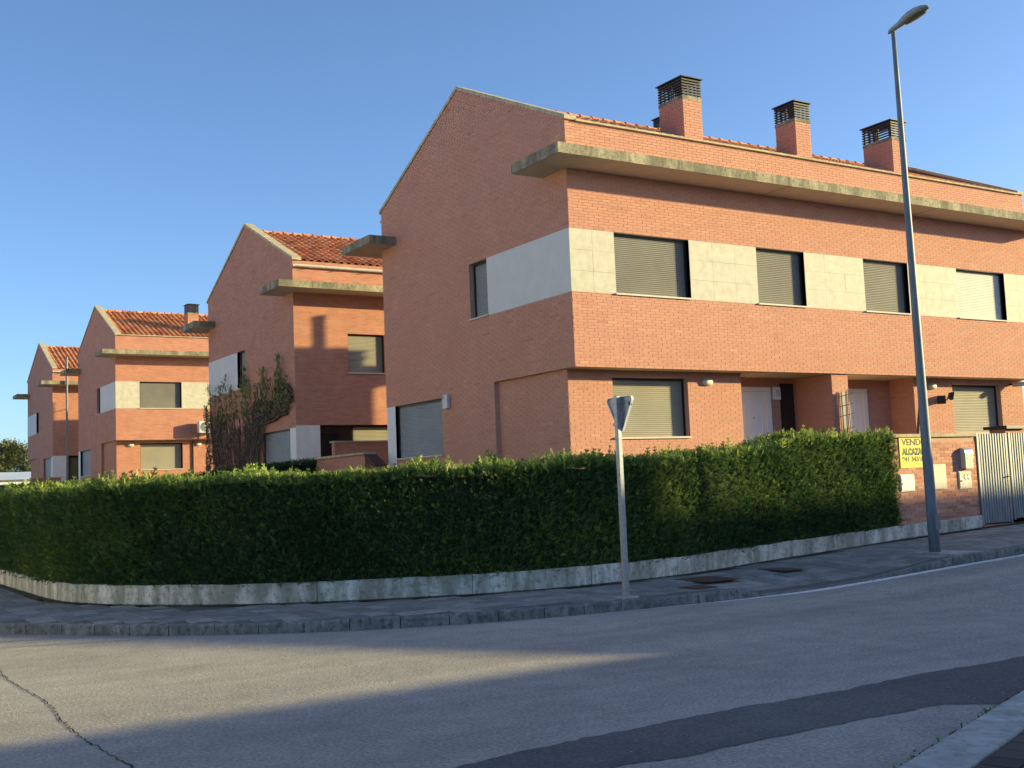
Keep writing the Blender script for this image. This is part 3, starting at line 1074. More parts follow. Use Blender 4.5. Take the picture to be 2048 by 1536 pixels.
    def flue(s, x, y, z0, z1, r_=.10):
        b = MB()
        b.tube([s.P(x, y, z0), s.P(x, y, z1)], r_, 12)
        b.tube([s.P(x, y, z1 - .02), s.P(x, y, z1 + .07)], [r_ * 1.25, r_ * 1.15], 12)
        yw = GL if y > GL else 0
        for z in (1.0, 2.6):
            b.tube([s.P(x, y, z), s.P(x, yw, z)], .018, 6)
        b.build('flue_pipe', M['pole'], s.root, smooth=False)

    def shell(s, front_ops, low_ops, rear=True):
        """walls common to all rows"""
        G = s.root
        # ---- brick walls
        b = MB()
        # upper front: below and above the band
        s.panel(b, 'y', 0, 0, HL, 0, BB)
        s.panel(b, 'y', 0, 0, HL, BT, EAVE)
        # lower front (set back)
        s.panel(b, 'y', RY, RX, 4.84, GB, 0, s.low1)
        s.panel(b, 'y', RY, 10.70, HL, GB, 0, s.low2)
        for o in s.low1 + s.low2: s.reveal(b, 'y', RY, o, .22)
        # porch
        s.panel(b, 'y', 1.2, 4.84, 10.70, GB, 0)
        s.panel(b, 'x', 4.84, RY, 1.2, GB, 0)
        s.panel(b, 'x', 10.70, RY, 1.2, GB, 0)
        s.bx(b, 7.33, 7.87, .06, 1.19, GB, -.008)
        # gable at x = 0
        s.panel(b, 'x', 0, 0, GL, 0, BB)
        s.panel(b, 'x', 0, 3.246, GL, BB, BT, [(3.246, 4.036, BB + .02, BT)])
        s.panel(b, 'x', 0, 0, GL, BT, EAVE)
        s.quad(b, [(0, 0, EAVE), (0, GL, EAVE), (0, GL, EAVE + .055), (0, GL / 2, RIDGE + .08), (0, 0, EAVE + .055)])
        s.panel(b, 'x', 0, YREC, 8.10, GB, 0, [(5.58, 8.10, -1.49, -.14)])
        s.panel(b, 'x', 0, 8.10, GL, -.14, 0)
        s.panel(b, 'x', RX, RY, YREC, GB, 0)
        s.quad(b, [(0, YREC, GB), (RX, YREC, GB), (RX, YREC, 0), (0, YREC, 0)])
        s.reveal(b, 'x', 0, (3.246, 4.036, BB + .02, BT), .22)
        s.reveal(b, 'x', 0, (5.58, 8.10, -1.49, -.14), .16)
        # far gable and rear
        s.panel(b, 'x', HL, 0, GL, 0, EAVE); s.panel(b, 'x', HL, RY, GL, GB, 0)
        s.quad(b, [(HL, 0, EAVE), (HL, GL, EAVE), (HL, GL, EAVE + .055), (HL, GL / 2, RIDGE + .08), (HL, 0, EAVE + .055)])
        up = [(1.78, 3.06, 1.58, BT), (9.4, 10.7, 1.58, BT)]
        s.panel(b, 'y', GL, 0, HL, -.07, EAVE, up)
        for o in up: s.reveal(b, 'y', GL, o, -.12)
        s.panel(b, 'y', GL, 3.9, HL, GB, -.07)
        s.panel(b, 'y', GL, .78, 3.9, GB, -1.62)
        w = b.build('wall', s.brick, G)
        # soffits under the upper storey
        b = MB()
        s.quad(b, [(0, 0, 0), (HL, 0, 0), (HL, 1.2, 0), (0, 1.2, 0)])
        s.quad(b, [(0, 1.2, 0), (RX, 1.2, 0), (RX, YREC, 0), (0, YREC, 0)])
        s.quad(b, [(4.9, .1, -.004), (10.6, .1, -.004), (10.6, 1.19, -.004), (4.9, 1.19, -.004)])
        b.build('soffit', M['soffit'], G)
        # rear windows
        for o in up: s.window('y', GL, o, -.12, M['shutter_l'], True)
        # white corner and wide ground floor window at the rear
        b = MB()
        s.quad(b, [(-.002, 8.10, GB), (-.002, GL + .002, GB), (-.002, GL + .002, -.14), (-.002, 8.10, -.14)])
        s.quad(b, [(-.002, GL + .002, GB), (.78, GL + .002, GB), (.78, GL + .002, -.072), (-.002, GL + .002, -.072)])
        s.quad(b, [(.78, GL + .002, GB), (.78, GL - .3, GB), (.78, GL - .3, -.072), (.78, GL + .002, -.072)])
        s.quad(b, [(-.002, 8.10, GB), (.16, 8.10, GB), (.16, 8.10, -.14), (-.002, 8.10, -.14)])
        b.build('corner_panel', M['plaster'], G)
        s.window('y', GL - .28, (1.95, 3.9, -1.62, -.072), -.02, M['shutter_l'], False, name='window')
        gw = s.window('y', GL - .28, (.78, 1.947, -1.62, -.072), -.02, None, False, name='window')
        b = MB(); s.quad(b, [(.83, GL - .285, -1.6), (1.9, GL - .285, -1.6), (1.9, GL - .285, -.13), (.83, GL - .285, -.13)])
        b.build('pane', M['glass'], gw)  # dark pane stands for the shade on the left of one wide window
        # gable windows
        s.window('x', 0, (3.246, 4.036, BB + .02, BT), .14, M['shutter_g'], True)
        s.window('x', 0, (5.58, 8.10, -1.49, -.14), .10, M['shutter_g'], True, slat=.05)
        # front windows in the band
        for o, sh in s.ups: s.window('y', 0, o, .125, sh, True, M['stone'])
        for o, sh in [(o, M['shutter_l']) for o in s.low1 + s.low2]: s.window('y', RY, o, .16, sh, True)
        # stone slabs of the band (front) and of the gable
        for (a, e, nc) in s.band:
            nr = 3
            for i in range(nc):
                for j in range(nr):
                    b = MB()
                    ua, ub = a + (e - a) * i / nc, a + (e - a) * (i + 1) / nc
                    za, zb = BB + (BT - BB) * j / nr, BB + (BT - BB) * (j + 1) / nr
                    q = .0018
                    s.bx(b, ua + (q if i else -.006 if a == 0 else 0), ub - q * (i < nc - 1), -.006 + random.uniform(-.001, .001), .12, za + q * (j > 0), zb - q * (j < nr - 1))
                    b.build('panel', M['stone'], G)
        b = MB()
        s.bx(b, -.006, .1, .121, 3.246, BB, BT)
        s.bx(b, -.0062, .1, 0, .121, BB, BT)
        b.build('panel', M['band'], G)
        # joint backing behind slabs
        for (a, e, nc) in s.band:
            b = MB(); s.quad(b, [(a, .004, BB), (e, .004, BB), (e, .004, BT), (a, .004, BT)])
            b.build('panel_joint', M['stone_joint'], G)
        # eaves: front concrete strip, rear gutter
        b = MB()
        s.bx(b, .24, HL - .24, -.07, .10, EAVE - .0, EAVE + .04)
        b.build('eaves_strip', M['coping'], G)
        b = MB()
        n = 7
        for xa in np.arange(.02, HL - .5, 1.0):
            V, F = [], []
            for xx in (xa, min(xa + .985, HL - .02)):
                for k in range(n + 1):
                    an = math.pi * k / n
                    V.append(s.P(xx, GL + .085 - .075 * math.cos(an), EAVE - .14 - .075 * math.sin(an) + .0))
                for k in range(n, -1, -1):
                    an = math.pi * k / n
                    V.append(s.P(xx, GL + .085 - .066 * math.cos(an), EAVE - .14 - .066 * math.sin(an)))
            m2 = 2 * (n + 1)
            for k in range(m2 - 1): F.append((k, k + 1, k + 1 + m2, k + m2))
            F.append(tuple(range(m2))); F.append(tuple(range(2 * m2 - 1, m2 - 1, -1)))
            b.poly(V, F)
        gt = b.build('gutter', M['gutter'], G)
        for xa in np.arange(.5, HL - .3, 1.0):
            b = MB()
            s.bx(b, xa, xa + .03, GL - .02, GL + .17, EAVE - .235, EAVE - .218)
            b.build('gutter_bracket', M['galv'], gt)
        # rear downpipe
        b = MB(); b.tube([s.P(HL - .4, GL + .07, EAVE - .2), s.P(HL - .4, GL + .07, GB)], .04, 8)
        b.build('downpipe', M['gutter'], G)
        s.copings()
        s.ledge(False); s.ledge(True)
        return w

    def brick_faces(s):
        s.bricks('y', 0, -1, 0, BB, lambda z: [(0, HL)])
        s.bricks('y', 0, -1, BT, EAVE, lambda z: [(0, HL)])

        def lowr(ops, a, e):
            def f(z):
                for o in ops:
                    if o[2] < z < o[3]: return [(a, o[0]), (o[1], e)]
                return [(a, e)]
            return f
        s.bricks('y', RY, -1, -1.95, -.002, lowr(s.low1, RX, 4.84))
        s.bricks('y', RY, -1, -1.95, -.002, lowr(s.low2, 10.70, HL))
        s.bricks('y', 1.2, -1, -1.95, -.01, lambda z: [(4.85, 7.33), (7.87, 10.69)])
        s.bricks('x', 7.33, -1, -1.95, -.01, lambda z: [(.06, 1.2)])
        s.bricks('x', 10.70, -1, -1.95, -.01, lambda z: [(RY, 1.2)])
        s.bricks('y', .06, -1, -1.95, -.01, lambda z: [(7.33, 7.87)])

        def gable(z):
            if z > EAVE:
                k = (z - .02 - EAVE) / (RIDGE + .05 - EAVE) * GL / 2
                k = max(0, k)
                return [(k, GL - k)] if GL - 2 * k > .1 else []
            if BB < z < BT: return [(4.036, GL)]
            if z < 0:
                if -1.49 < z < -.14: return [(YREC, 5.58)]
                if z < -.14: return [(YREC, 8.10)]
                return [(YREC, GL)]
            return [(0, GL)]
        s.bricks('x', 0, -1, -1.95, RIDGE + .05, gable)
        s.bricks('x', RX, -1, -1.95, -.002, lambda z: [(RY, YREC)])
        # reveals of the gable window (left cheek of bricks)
        for o in s.low1 + s.low2:
            pass

    def lay_bricks(s, wall, nsep):
        def geo(bk):
            kind, c, out, ua, ub, za, zb = bk
            pr = .008
            if kind == 'y':
                p, q = s.P(ua, c - pr, za), s.P(ub, c + .004, zb)
            else:
                p, q = s.P(c - pr, ua, za), s.P(c + .004, ub, zb)
            return p, q

        def score(bk):
            p, q = geo(bk)
            ctr = (Vector(p) + Vector(q)) / 2
            v = CAM - ctr
            d = v.length
            n = Vector((0, -1, 0)) if bk[0] == 'y' else Vector((-1, 0, 0))
            if bk[4] - bk[3] < .235 or bk[6] - bk[5] < .048 or ctr.z < 2.55: return 0
            if bk[0] == 'y' and bk[1] > .4 and ctr.z > ZO - .3: return 0
            return max(0, n.dot(v / d)) * (bk[4] - bk[3]) / d / d
        L = sorted(s.list, key=score, reverse=True)
        brick_me = {}
        for kind in 'xy':
            for k in range(7):
                b = MB()
                if kind == 'y': b.box(0, .24, -.006, .006, 0, .0492)
                else: b.box(-.006, .006, 0, .24, 0, .0492)
                b.t = [k / 6] * 6
                brick_me[(kind, k)] = b.mesh('brick', [M['brick']])
        tones = lambda: min(1, max(0, random.gauss(.5, .115)))
        for bk in L[:nsep]:
            p, q = geo(bk)
            lo = Vector((min(p[0], q[0]), min(p[1], q[1]), min(p[2], q[2])))
            off = Vector((0, .006, 0)) if bk[0] == 'y' else Vector((.006, 0, 0))
            inst('brick', brick_me[(bk[0], round(tones() * 6))], Matrix.Translation(lo + off), wall)
        b = MB()
        for bk in L[nsep:]:
            p, q = geo(bk)
            x0, x1 = sorted((p[0], q[0])); y0, y1 = sorted((p[1], q[1])); z0, z1 = p[2], q[2]
            n = len(b.v); t = tones()
            b.v.extend([(x0, y0, z0), (x1, y0, z0), (x1, y1, z0), (x0, y1, z0), (x0, y0, z1), (x1, y0, z1), (x1, y1, z1), (x0, y1, z1)])
            F = [(0, 3, 2, 1), (4, 5, 6, 7)]
            if bk[0] == 'y': F += [(0, 1, 5, 4), (1, 2, 6, 5), (3, 0, 4, 7)]
            else: F += [(3, 0, 4, 7), (0, 1, 5, 4), (2, 3, 7, 6)]
            for f in F:
                b.f.append(tuple(n + i for i in f)); b.m.append(0); b.t.append(t)
        b.build('bricks', M['brick'], wall, kind='stuff')


def make_tiles():
    prof = [(0, 0), (.018, .032), (.05, .058), (.08, .066), (.11, .058), (.142, .032), (.16, .004), (.25, 0)]
    out = []
    for k in range(6):
        b = MB()
        n = len(prof)
        V = [(u, 0, h + .026) for u, h in prof] + [(u, .40, h) for u, h in prof] + [(u, 0, h + .008) for u, h in prof]
        F = [(i, i + 1, n + i + 1, n + i) for i in range(n - 1)] + [(2 * n + i, 2 * n + i + 1, i + 1, i) for i in range(n - 1)]
        b.poly(V, F, 0, k / 5)
        out.append(b.mesh('roof_tile', [M['tile']]))
    caps = []
    for k in range(4):
        b = MB(); n = 8
        V = []
        for (x, r) in ((0, .125), (.05, .125), (.05, .112), (.40, .10)):
            for i in range(n + 1):
                an = math.pi * i / n
                V.append((x, r * math.cos(an), r * math.sin(an) - .03))
        F = [(q * (n + 1) + i, q * (n + 1) + i + 1, (q + 1) * (n + 1) + i + 1, (q + 1) * (n + 1) + i) for q in range(3) for i in range(n)]
        F.append(tuple(range(n + 1)))
        b.poly(V, F, 0, k / 3)
        caps.append(b.mesh('ridge_cap', [M['tile']]))
    return out, caps


TILE_ME, CAP_ME = make_tiles()
UPS = [(1.116, 3.13), (5.10, 6.61), (8.61, 10.22), (12.10, 14.09)]
BAND = [(0.0, 1.116, 2), (3.13, 5.10, 3), (6.61, 8.61, 3), (10.22, 12.10, 3), (14.09, HL, 2)]


def make_house(name, ox, oy, oz, mirror, label, fine, x_end, sep=300):
    h = House(name, ox, oy, oz, mirror, label, fine)
    h.band = BAND
    h.low1 = [(1.245, 3.28, -1.40, -.14)]
    h.low2 = [(12.20, 14.21, -1.40, -.14)]
    h.ups = [((a, e, BB + .02, BT - .002), M['shutter_w'] if i == 3 else M['shutter']) for i, (a, e) in enumerate(UPS)]
    w = h.shell(None, None)
    h.roof(sep, x_end)
    return h, w


# --- the corner row in front
H1, w1 = make_house('brick_house_row', 0, 0, 0, False, 'large corner house row of orange brick with cream window band and three chimneys', True, 6.0)
H1.chimney(3.32, 3.855, .15, .95, 5.02, 6.03, 6.62)
H1.chimney(6.77, 7.265, .15, .78, 5.02, 6.0, 6.58)
H1.chimney(10.17, 10.70, .15, 1.05, 5.02, 6.0, 6.6)
H1.chimney(6.9, 7.4, 4.95, 5.45, 6.5, 7.2, 7.72)
H1.flue(11.03, GL + 1.06, GB, 5.5)
H1.brick_faces()
H1.lay_bricks(w1, 300)


def door(h, xa, xb, y, label):
    z0, z1 = -2.42, -.33
    b = MB()
    h.bx(b, xa, xb, y - .045, y - .02, z0, z1)
    d = b.build('door', M['door'], h.root)
    b = MB()
    t = .16
    h.bx(b, xb + .004, xb + t, y - .075, y - .012, z0, z1 + .10)
    h.bx(b, xa - t, xa - .004, y - .075, y - .012, z0, z1 + .10)
    h.bx(b, xa - .004, xb + .004, y - .075, y - .012, z1 + .004, z1 + .10)
    b.build('door_frame', M['door'], d)
    # raised panel with an arched top
    b = MB()
    cx, w = (xa + xb) / 2, (xb - xa) * .34
    pts = [(cx - w, z0 + .9), (cx + w, z0 + .9), (cx + w, z1 - .32)]
    for k in range(1, 8):
        an = math.pi * k / 8
        pts.append((cx + w * math.cos(an), z1 - .32 + .13 * math.sin(an)))
    pts.append((cx - w, z1 - .32))
    for i in range(len(pts)):
        (x0, q0), (x1, q1) = pts[i], pts[(i + 1) % len(pts)]
        b.tube([h.P(x0, y - .046, q0), h.P(x1, y - .046, q1)], .012, 5, caps=False)
    b.build('door_moulding', M['door'], d)
    b = MB(); b.tube([h.P(cx, y - .04, -.95), h.P(cx, y - .055, -.95)], .014, 8)
    b.build('spy_hole', M['black'], d)
    b = MB(); b.tube([h.P(xb - .09, y - .04, -1.35), h.P(xb - .09, y - .10, -1.35), h.P(xb - .20, y - .10, -1.35)], .012, 6)
    b.build('handle', M['galv'], d)


door(H1, 5.45, 6.26, 1.2, '')
door(H1, 8.86, 9.60, 1.2, '')
b = MB(); H1.bx(b, 6.78, 7.22, 1.165, 1.19, -2.4, -.13)
pw = b.build('window', M['frame'], H1.root)
b = MB(); H1.bx(b, 6.82, 7.18, 1.155, 1.163, -2.35, -.18); b.build('pane', M['glass'], pw)

# --- things fixed to the corner row
H1.lamp(3.83, -.21, 'oval wall lamp right of the left ground floor shutter')
H1.lamp(11.40, -.20, 'oval wall lamp above the twin floodlights beside the lamp post')
o = thing('wall_box', 'pale grey box on the shaded gable beside the ground floor shutter', 'wall box', H1.P(0, 5.25, -.25), None)
b = MB()
x, y, z = H1.P(0, 5.25, -.25)
b.bbox(x - .105, x - .007, y - .12, y + .12, z - .17, z + .16, .012)
b.build('casing', M['grey_box'], o)
b = MB()
for k in range(6): b.box(x - .109, x - .105, y + .03, y + .10, z + .05 + k * .016, z + .056 + k * .016)
b.build('vent', M['black'], o)
# intercom / junction box in the porch
o = thing('intercom_box', 'small white box with grey screen between the door and dark porch window', 'intercom', H1.P(6.63, 1.19, -.4))
b = MB(); x, y, z = H1.P(6.62, 1.19, -.37)
b.box(x - .12, x + .12, y - .07, y, z - .15, z + .15); b.build('casing', M['white'], o)
b = MB(); b.box(x - .02, x + .09, y - .075, y - .0705, z - .08, z + .09); b.build('screen', M['grey_box'], o)
# floodlights
o = thing('twin_floodlight', 'pair of dark square floodlights on the wall below an oval lamp', 'floodlight', H1.P(11.7, RY, -.55))
x, y, z = H1.P(11.68, RY, -.56)
b = MB(); b.box(x - .06, x + .06, y - .05, y - .008, z - .05, z + .05); b.build('base', M['black'], o)
for sx in (-1, 1):
    b = MB()
    c = Vector((x + sx * .19, y - .20, z + (.10 if sx > 0 else -.0)))
    ax = Vector((sx * .75, -.55, -.2)).normalized(); up = Vector((0, 0, 1)); sd_ = ax.cross(up).normalized(); up = sd_.cross(ax)
    q = []
    for dd, w_ in ((-.05, .07), (.03, .105), (.045, .105)):
        for (i, j) in ((-1, -1), (1, -1), (1, 1), (-1, 1)):
            q.append(c + ax * dd + sd_ * i * w_ + up * j * w_)
    F = [(3, 2, 1, 0), (8, 9, 10, 11)]
    for r in range(2):
        for k in range(4): F.append((r * 4 + k, r * 4 + (k + 1) % 4, r * 4 + 4 + (k + 1) % 4, r * 4 + 4 + k))
    b.poly(q, F)
    b.tube([(x + sx * .03, y - .05, z), (x + sx * .12, y - .12, z), tuple(c - ax * .04)], .016, 6)
    b.build('lamp_head', M['black'], o)
# spot lamp beside the right ground floor window
o = thing('spot_lamp', 'dark cylindrical spot lamp right of the pale ground floor shutter', 'spot lamp', H1.P(14.7, RY, -.1))
x, y, z = H1.P(14.62, RY, -.12)
b = MB(); b.tube([(x, y - .01, z), (x, y - .12, z)], .03, 8); b.build('bracket', M['black'], o)
b = MB(); b.tube([(x - .05, y - .14, z - .02), (x + .34, y - .40, z + .01)], [.055, .06], 12); b.build('lamp_head', M['cream_box'], o)
b = MB(); b.tube([(x + .34, y - .40, z + .01), (x + .45, y - .47, z + .015)], [.066, .07], 12); b.build('lens_ring', M['black'], o)
# trellis against the pillar
o = thing('trellis', 'narrow grey metal trellis leaning on the lit brick pillar', 'trellis', H1.P(7.6, 0, -1.9))
for (dx, r) in ((-.14, .012), (-.07, .014), (.10, .012), (.16, .010)):
    b = MB(); b.tube([H1.P(7.58 + dx, -.07, -2.2), H1.P(7.58 + dx, -.05, -.42 + dx * .3)], r, 6); b.build('upright', M['pole'], o)
for z in (-.52, -.75, -.98, -1.3):
    b = MB(); b.tube([H1.P(7.38, -.085, z - .04), H1.P(7.84, -.085, z + .05)], .010, 6); b.build('rung', M['black'], o)
b = MB(); b.box(*[v for p in zip(H1.P(7.52, -.045, -2.0), H1.P(7.66, -.03, -.44)) for v in p]); b.build('plate', M['pole'], o)
# leaning pole in the second porch
o = thing('leaning_pole', 'dark wooden pole leaning in the porch left of the lamp post', 'pole', H1.P(9.9, .1, -2.0))
b = MB(); b.tube([H1.P(9.55, -.35, -2.3), H1.P(10.52, .1, -.32)], .03, 8); b.build('shaft', M['wood'], o)
b = MB(); b.tube([H1.P(9.58, -.39, -2.3), H1.P(10.55, .06, -.32)], .012, 6); b.build('lit_edge', M['gutter'], o)  # pale strip added as the pole's sunlit edge

# --- the rows behind
H2, w2 = make_house('brick_house_row', -.26, 14.42, -.13, True, 'second brick row with dry climber on its shaded gable', False, 5.0, 260)
H3, w3 = make_house('brick_house_row', -.38, 37.24, .62, False, 'third brick row with an air conditioner on its sunlit front', False, 6.2, 290)
H4, w4 = make_house('brick_house_row', -.59, 52.07, .62, True, 'farthest brick row at the left with a thin flue pipe on its rear wall', False, 4.0, 200)
H3.chimney(3.75, 4.3, .9, 1.5, 5.2, 6.35, 6.95)
H3.flue(11.03, GL + 1.06, GB, 5.5)
H4.flue(.62, GL + .95, GB, 5.55, .06)
H3.lamp(.78, -.22, 'oval wall lamp near the corner of the third row')
H3.lamp(4.05, -.22, 'oval wall lamp under the air conditioner of the third row')
b = MB(); b.tube([H3.P(3.78, RY - .04, -.02), H3.P(3.78, RY - .04, GB)], .035, 8); b.build('downpipe', M['wood'], H3.root)
# curtains seen through the third row's ground floor window
# air conditioner
o = thing('air_conditioner', 'white air conditioner bracketed to the front of the third row', 'air conditioner', H3.P(4.2, 0, .3))
b = MB()
x, y, z = H3.P(3.82, 0, .30)
b.bbox(x, x + .80, y - .52, y - .17, z, z + .56, .02); b.build('casing', M['white'], o)
b = MB()
cx, cz = x + .30, z + .28
for r in (.07, .13, .19, .24):
    pts = [(cx + r * math.cos(2 * math.pi * k / 20), y - .526, cz + r * math.sin(2 * math.pi * k / 20)) for k in range(21)]
    b.tube(pts, .006, 4, caps=False)
b.build('fan_grille', M['grey_box'], o)
b = MB(); b.tube([(cx, y - .521, cz), (cx, y - .5235, cz)], .235, 20); b.build('fan_shroud', M['shutter'], o)
for dx in (.12, .66):
    b = MB(); b.box(x + dx, x + dx + .04, y - .52, y - .004, z - .05, z - .004); b.box(x + dx, x + dx + .04, y - .04, y - .004, z - .3, z - .05)
    b.tube([(x + dx + .02, y - .45, z - .05), (x + dx + .02, y - .02, z - .29)], .015, 5); b.build('bracket', M['galv'], o)

# ------------------------------------------------------------------ low wall, brick boundary wall, gate
LW = thing('low_concrete_wall', 'weathered low concrete wall under the long hedge', 'wall', (-3, -4.7, .15))
s = 12.0
e_s = WALL.dist(6.98, -3.93)[2]
while s < e_s - .05:
    ln = min(random.uniform(1.7, 2.3), e_s - s)
    n = max(3, int(ln / .2))
    b = MB()
    ring = []
    for k in range(n + 1):
        ss = s + .004 + (ln - .008) * k / n
        p, d = WALL.at(ss)
        nn = Vector((-d.y, d.x, 0))
        hgt = .272 if p.x < 0 else .272 - min(1, p.x / 6) * .03
        zt = .15 + RZ(p.x) + hgt + random.uniform(-.006, .006)
        jt = random.uniform(-.004, .004)
        c0, c1, c2 = p + nn * jt, p + nn * (.015 + jt), p + nn * .22
        ring.append([(c0.x, c0.y, -.1), (c0.x, c0.y, zt - .014), (c1.x, c1.y, zt), (c2.x, c2.y, zt), (c2.x, c2.y, -.1)])
    V = [q for r in ring for q in r]
    F = [(0, 1, 2, 3, 4), tuple(n * 5 + i for i in (4, 3, 2, 1, 0))]
    for r in range(n):
        for k in range(4): F.append((r * 5 + k, r * 5 + k + 5, r * 5 + k + 6, r * 5 + k + 1))
    b.poly(V, F)
    b.build('wall_segment', M['lowwall'], LW)
    s += ln

YW = -3.90
BW = thing('boundary_wall', 'low orange brick wall with meter boxes between the hedge and the gate', 'wall', (5.7, YW + .1, .6))
b = MB(); b.box(4.40, 6.94, YW, YW + .24, .45, 2.245)
core = b.build('wall', M['mortar'], BW)
b = MB()
bme = {}
cnt = 0
for k in range(8, 38):
    za, zb = max(.55, k * .06), min(k * .06 + .051, 2.243)
    if zb - za < .015: continue
    off = (.125 if k % 2 else 0) + random.uniform(-.012, .012)
    j = math.floor((4.40 - off) / .25)
    while j * .25 + off < 6.94:
        ua, ub = max(4.40, j * .25 + off), min(6.94, j * .25 + off + .24)
        if ub - ua > .03:
            key = (round(ub - ua, 2), round(zb - za, 2), random.randint(0, 6))
            if key not in bme:
                q = MB(); q.box(0, key[0], -.0075, .004, 0, key[1]); q.t = [key[2] / 6] * 6
                bme[key] = q.mesh('brick', [M['brick']])
            if cnt < 300:
                inst('brick', bme[key], Matrix.Translation((ua, YW, za)), core); cnt += 1
        j += 1
b = MB()
b.box(4.36, 5.66, YW - .05, YW + .29, 2.246, 2.31); b.build('coping', M['coping'], BW)
b = MB()
b.box(5.666, 6.96, YW - .05, YW + .29, 2.246, 2.31); b.build('coping', M['coping'], BW)

# ---- board on the wall
SB = thing('sale_board', 'yellow for-sale board on the brick wall behind the lamp post', 'sign', (5.05, YW - .01, 1.65))
b = MB(); b.bbox(4.66, 5.46, YW - .022, YW - .009, 1.665, 2.238, .003)
b.build('board', M['yellow'], SB)


def text(body, x, z, size, mat, parent, width=None, y=None, extr=.0012, shear=0.0, bold=0.0):
    cu_ = bpy.data.curves.new('lettering', 'FONT')
    cu_.body = body; cu_.size = size; cu_.extrude = extr; cu_.shear = shear; cu_.offset = bold
    tmp = bpy.data.objects.new('lettering_tmp', cu_)
    COL.objects.link(tmp)
    dg = bpy.context.evaluated_depsgraph_get()
    me = bpy.data.meshes.new_from_object(tmp.evaluated_get(dg))
    bpy.data.objects.remove(tmp)
    co = np.zeros(len(me.vertices) * 3, np.float32); me.vertices.foreach_get("co", co); co = co.reshape(-1, 3)
    w = co[:, 0].max() - co[:, 0].min()
    k = (width / w) if width else 1.0
    out = np.stack([x + (co[:, 0] - co[:, 0].min()) * k, y - co[:, 2], z + co[:, 1]], 1).astype(np.float32)
    me.vertices.foreach_set("co", out.ravel())
    me.materials.clear(); me.materials.append(mat)
    me.update()
    o = bpy.data.objects.new('lettering', me)
    put(o, parent)
    return o


yt = YW - .0235
text('VENDE', 4.725, 2.095, .175, M['ink'], SB, .66, yt, bold=.005)
text('ALCAZAR', 4.72, 1.915, .165, M['ink_green'], SB, .68, yt, bold=.013)
text('941 343189', 4.72, 1.785, .13, M['ink'], SB, .69, yt, bold=.004)
for (xa, xb, z) in ((4.80, 5.40, 2.055), (4.80, 5.38, 1.735), (4.80, 5.38, 1.712)):
    b = MB(); b.box(xa, xb, yt - .001, yt + .0005, z, z + .006)
    b.build('small_print', M['ink_green'], SB)


def meter_box(x0, x1, z0, z1, mat, label, lock, lz=.45):
    o = thing('meter_box', label, 'meter box', ((x0 + x1) / 2, YW, z0), 'meter boxes in the brick wall')
    b = MB(); b.bbox(x0, x1, YW - .028, YW - .008, z0, z1, .004)
    d = b.build('frame', mat, o)
    b = MB(); b.bbox(x0 + .018, x1 - .018, YW - .036, YW - .0285, z0 + .018, z1 - .018, .003)
    b.build('lid', mat, o)
    b = MB(); zz = z0 + (z1 - z0) * lz
    b.tube([(lock, YW - .036, zz), (lock, YW - .05, zz)], .014, 8)
    b.build('lock', M['black'], o)
    return o


meter_box(4.615, 5.02, 1.22, 1.545, M['white'], 'square white meter box below the yellow board', 4.655)
o = meter_box(5.50, 5.97, 1.23, 1.715, M['cream_box'], 'tall cream meter box just right of the lamp post', 5.55)
o = meter_box(6.34, 6.735, 1.215, 1.56, M['cream_box'], 'cream meter box with two round gauges under the mailbox', 6.40)
for cx in (6.55, 6.66):
    b = MB(); b.tube([(cx, YW - .036, 1.45), (cx, YW - .041, 1.45)], .052, 18)
    gz = b.build('gauge', M['ivory'], o)
    b = MB(); b.tube([(cx + .054 * math.cos(2 * math.pi * k / 20), YW - .041, 1.45 + .054 * math.sin(2 * math.pi * k / 20)) for k in range(21)], .004, 5, caps=False)
    b.build('gauge_rim', M['galv'], gz)
b = MB(); b.box(6.452, 6.456, YW - .0372, YW - .0362, 1.235, 1.54)
for z in (1.355, 1.33, 1.27): b.box(6.48, 6.70, YW - .0372, YW - .0362, z, z + .004)
b.build('printed_lines', M['galv'], o)
# mailbox
o = thing('mailbox', 'metal mailbox with rounded top on the brick wall beside the gate', 'mailbox', (6.57, YW, 1.6))
b = MB()
prof = [(-.01, 1.61), (-.125, 1.61), (-.125, 1.90), (-.11, 1.96), (-.075, 1.995), (-.01, 2.005)]
b.prism([(6.46, YW + dy, z) for dy, z in prof], (.235, 0, 0)); b.build('body', M['cream_box'], o)
b = MB(); b.prism([(6.45, YW + dy, z) for dy, z in [(-.135, 1.90), (-.118, 1.968), (-.078, 2.006), (-.009, 2.016), (-.009, 2.006), (-.075, 1.996), (-.11, 1.961), (-.126, 1.9)]], (.255, 0, 0)); b.build('lid', M['galv'], o)
b = MB(); b.box(6.525, 6.60, YW - .13, YW - .1255, 1.86, 1.915); b.build('name_plate', M['white'], o)
b = MB(); b.box(6.53, 6.60, YW - .13, YW - .1255, 1.79, 1.83); b.build('slot', M['white'], o)
b = MB(); b.box(6.60, 6.606, YW - .131, YW - .1255, 1.785, 1.83); b.build('slot_edge', M['black'], o)
o = thing('door_bell', 'small white intercom plate touching the mailbox', 'intercom', (6.77, YW, 1.85))
b = MB(); b.bbox(6.715, 6.815, YW - .05, YW - .008, 1.80, 1.985, .008); b.build('casing', M['white'], o)
b = MB(); b.tube([(6.765, YW - .05, 1.93), (6.765, YW - .055, 1.93)], .016, 8); b.build('button', M['black'], o)

# gate: posts, rails and upright bars
G = thing('metal_gate', 'silver ribbed metal gate at the right edge beside the brick wall', 'gate', (8.0, YW, .4))


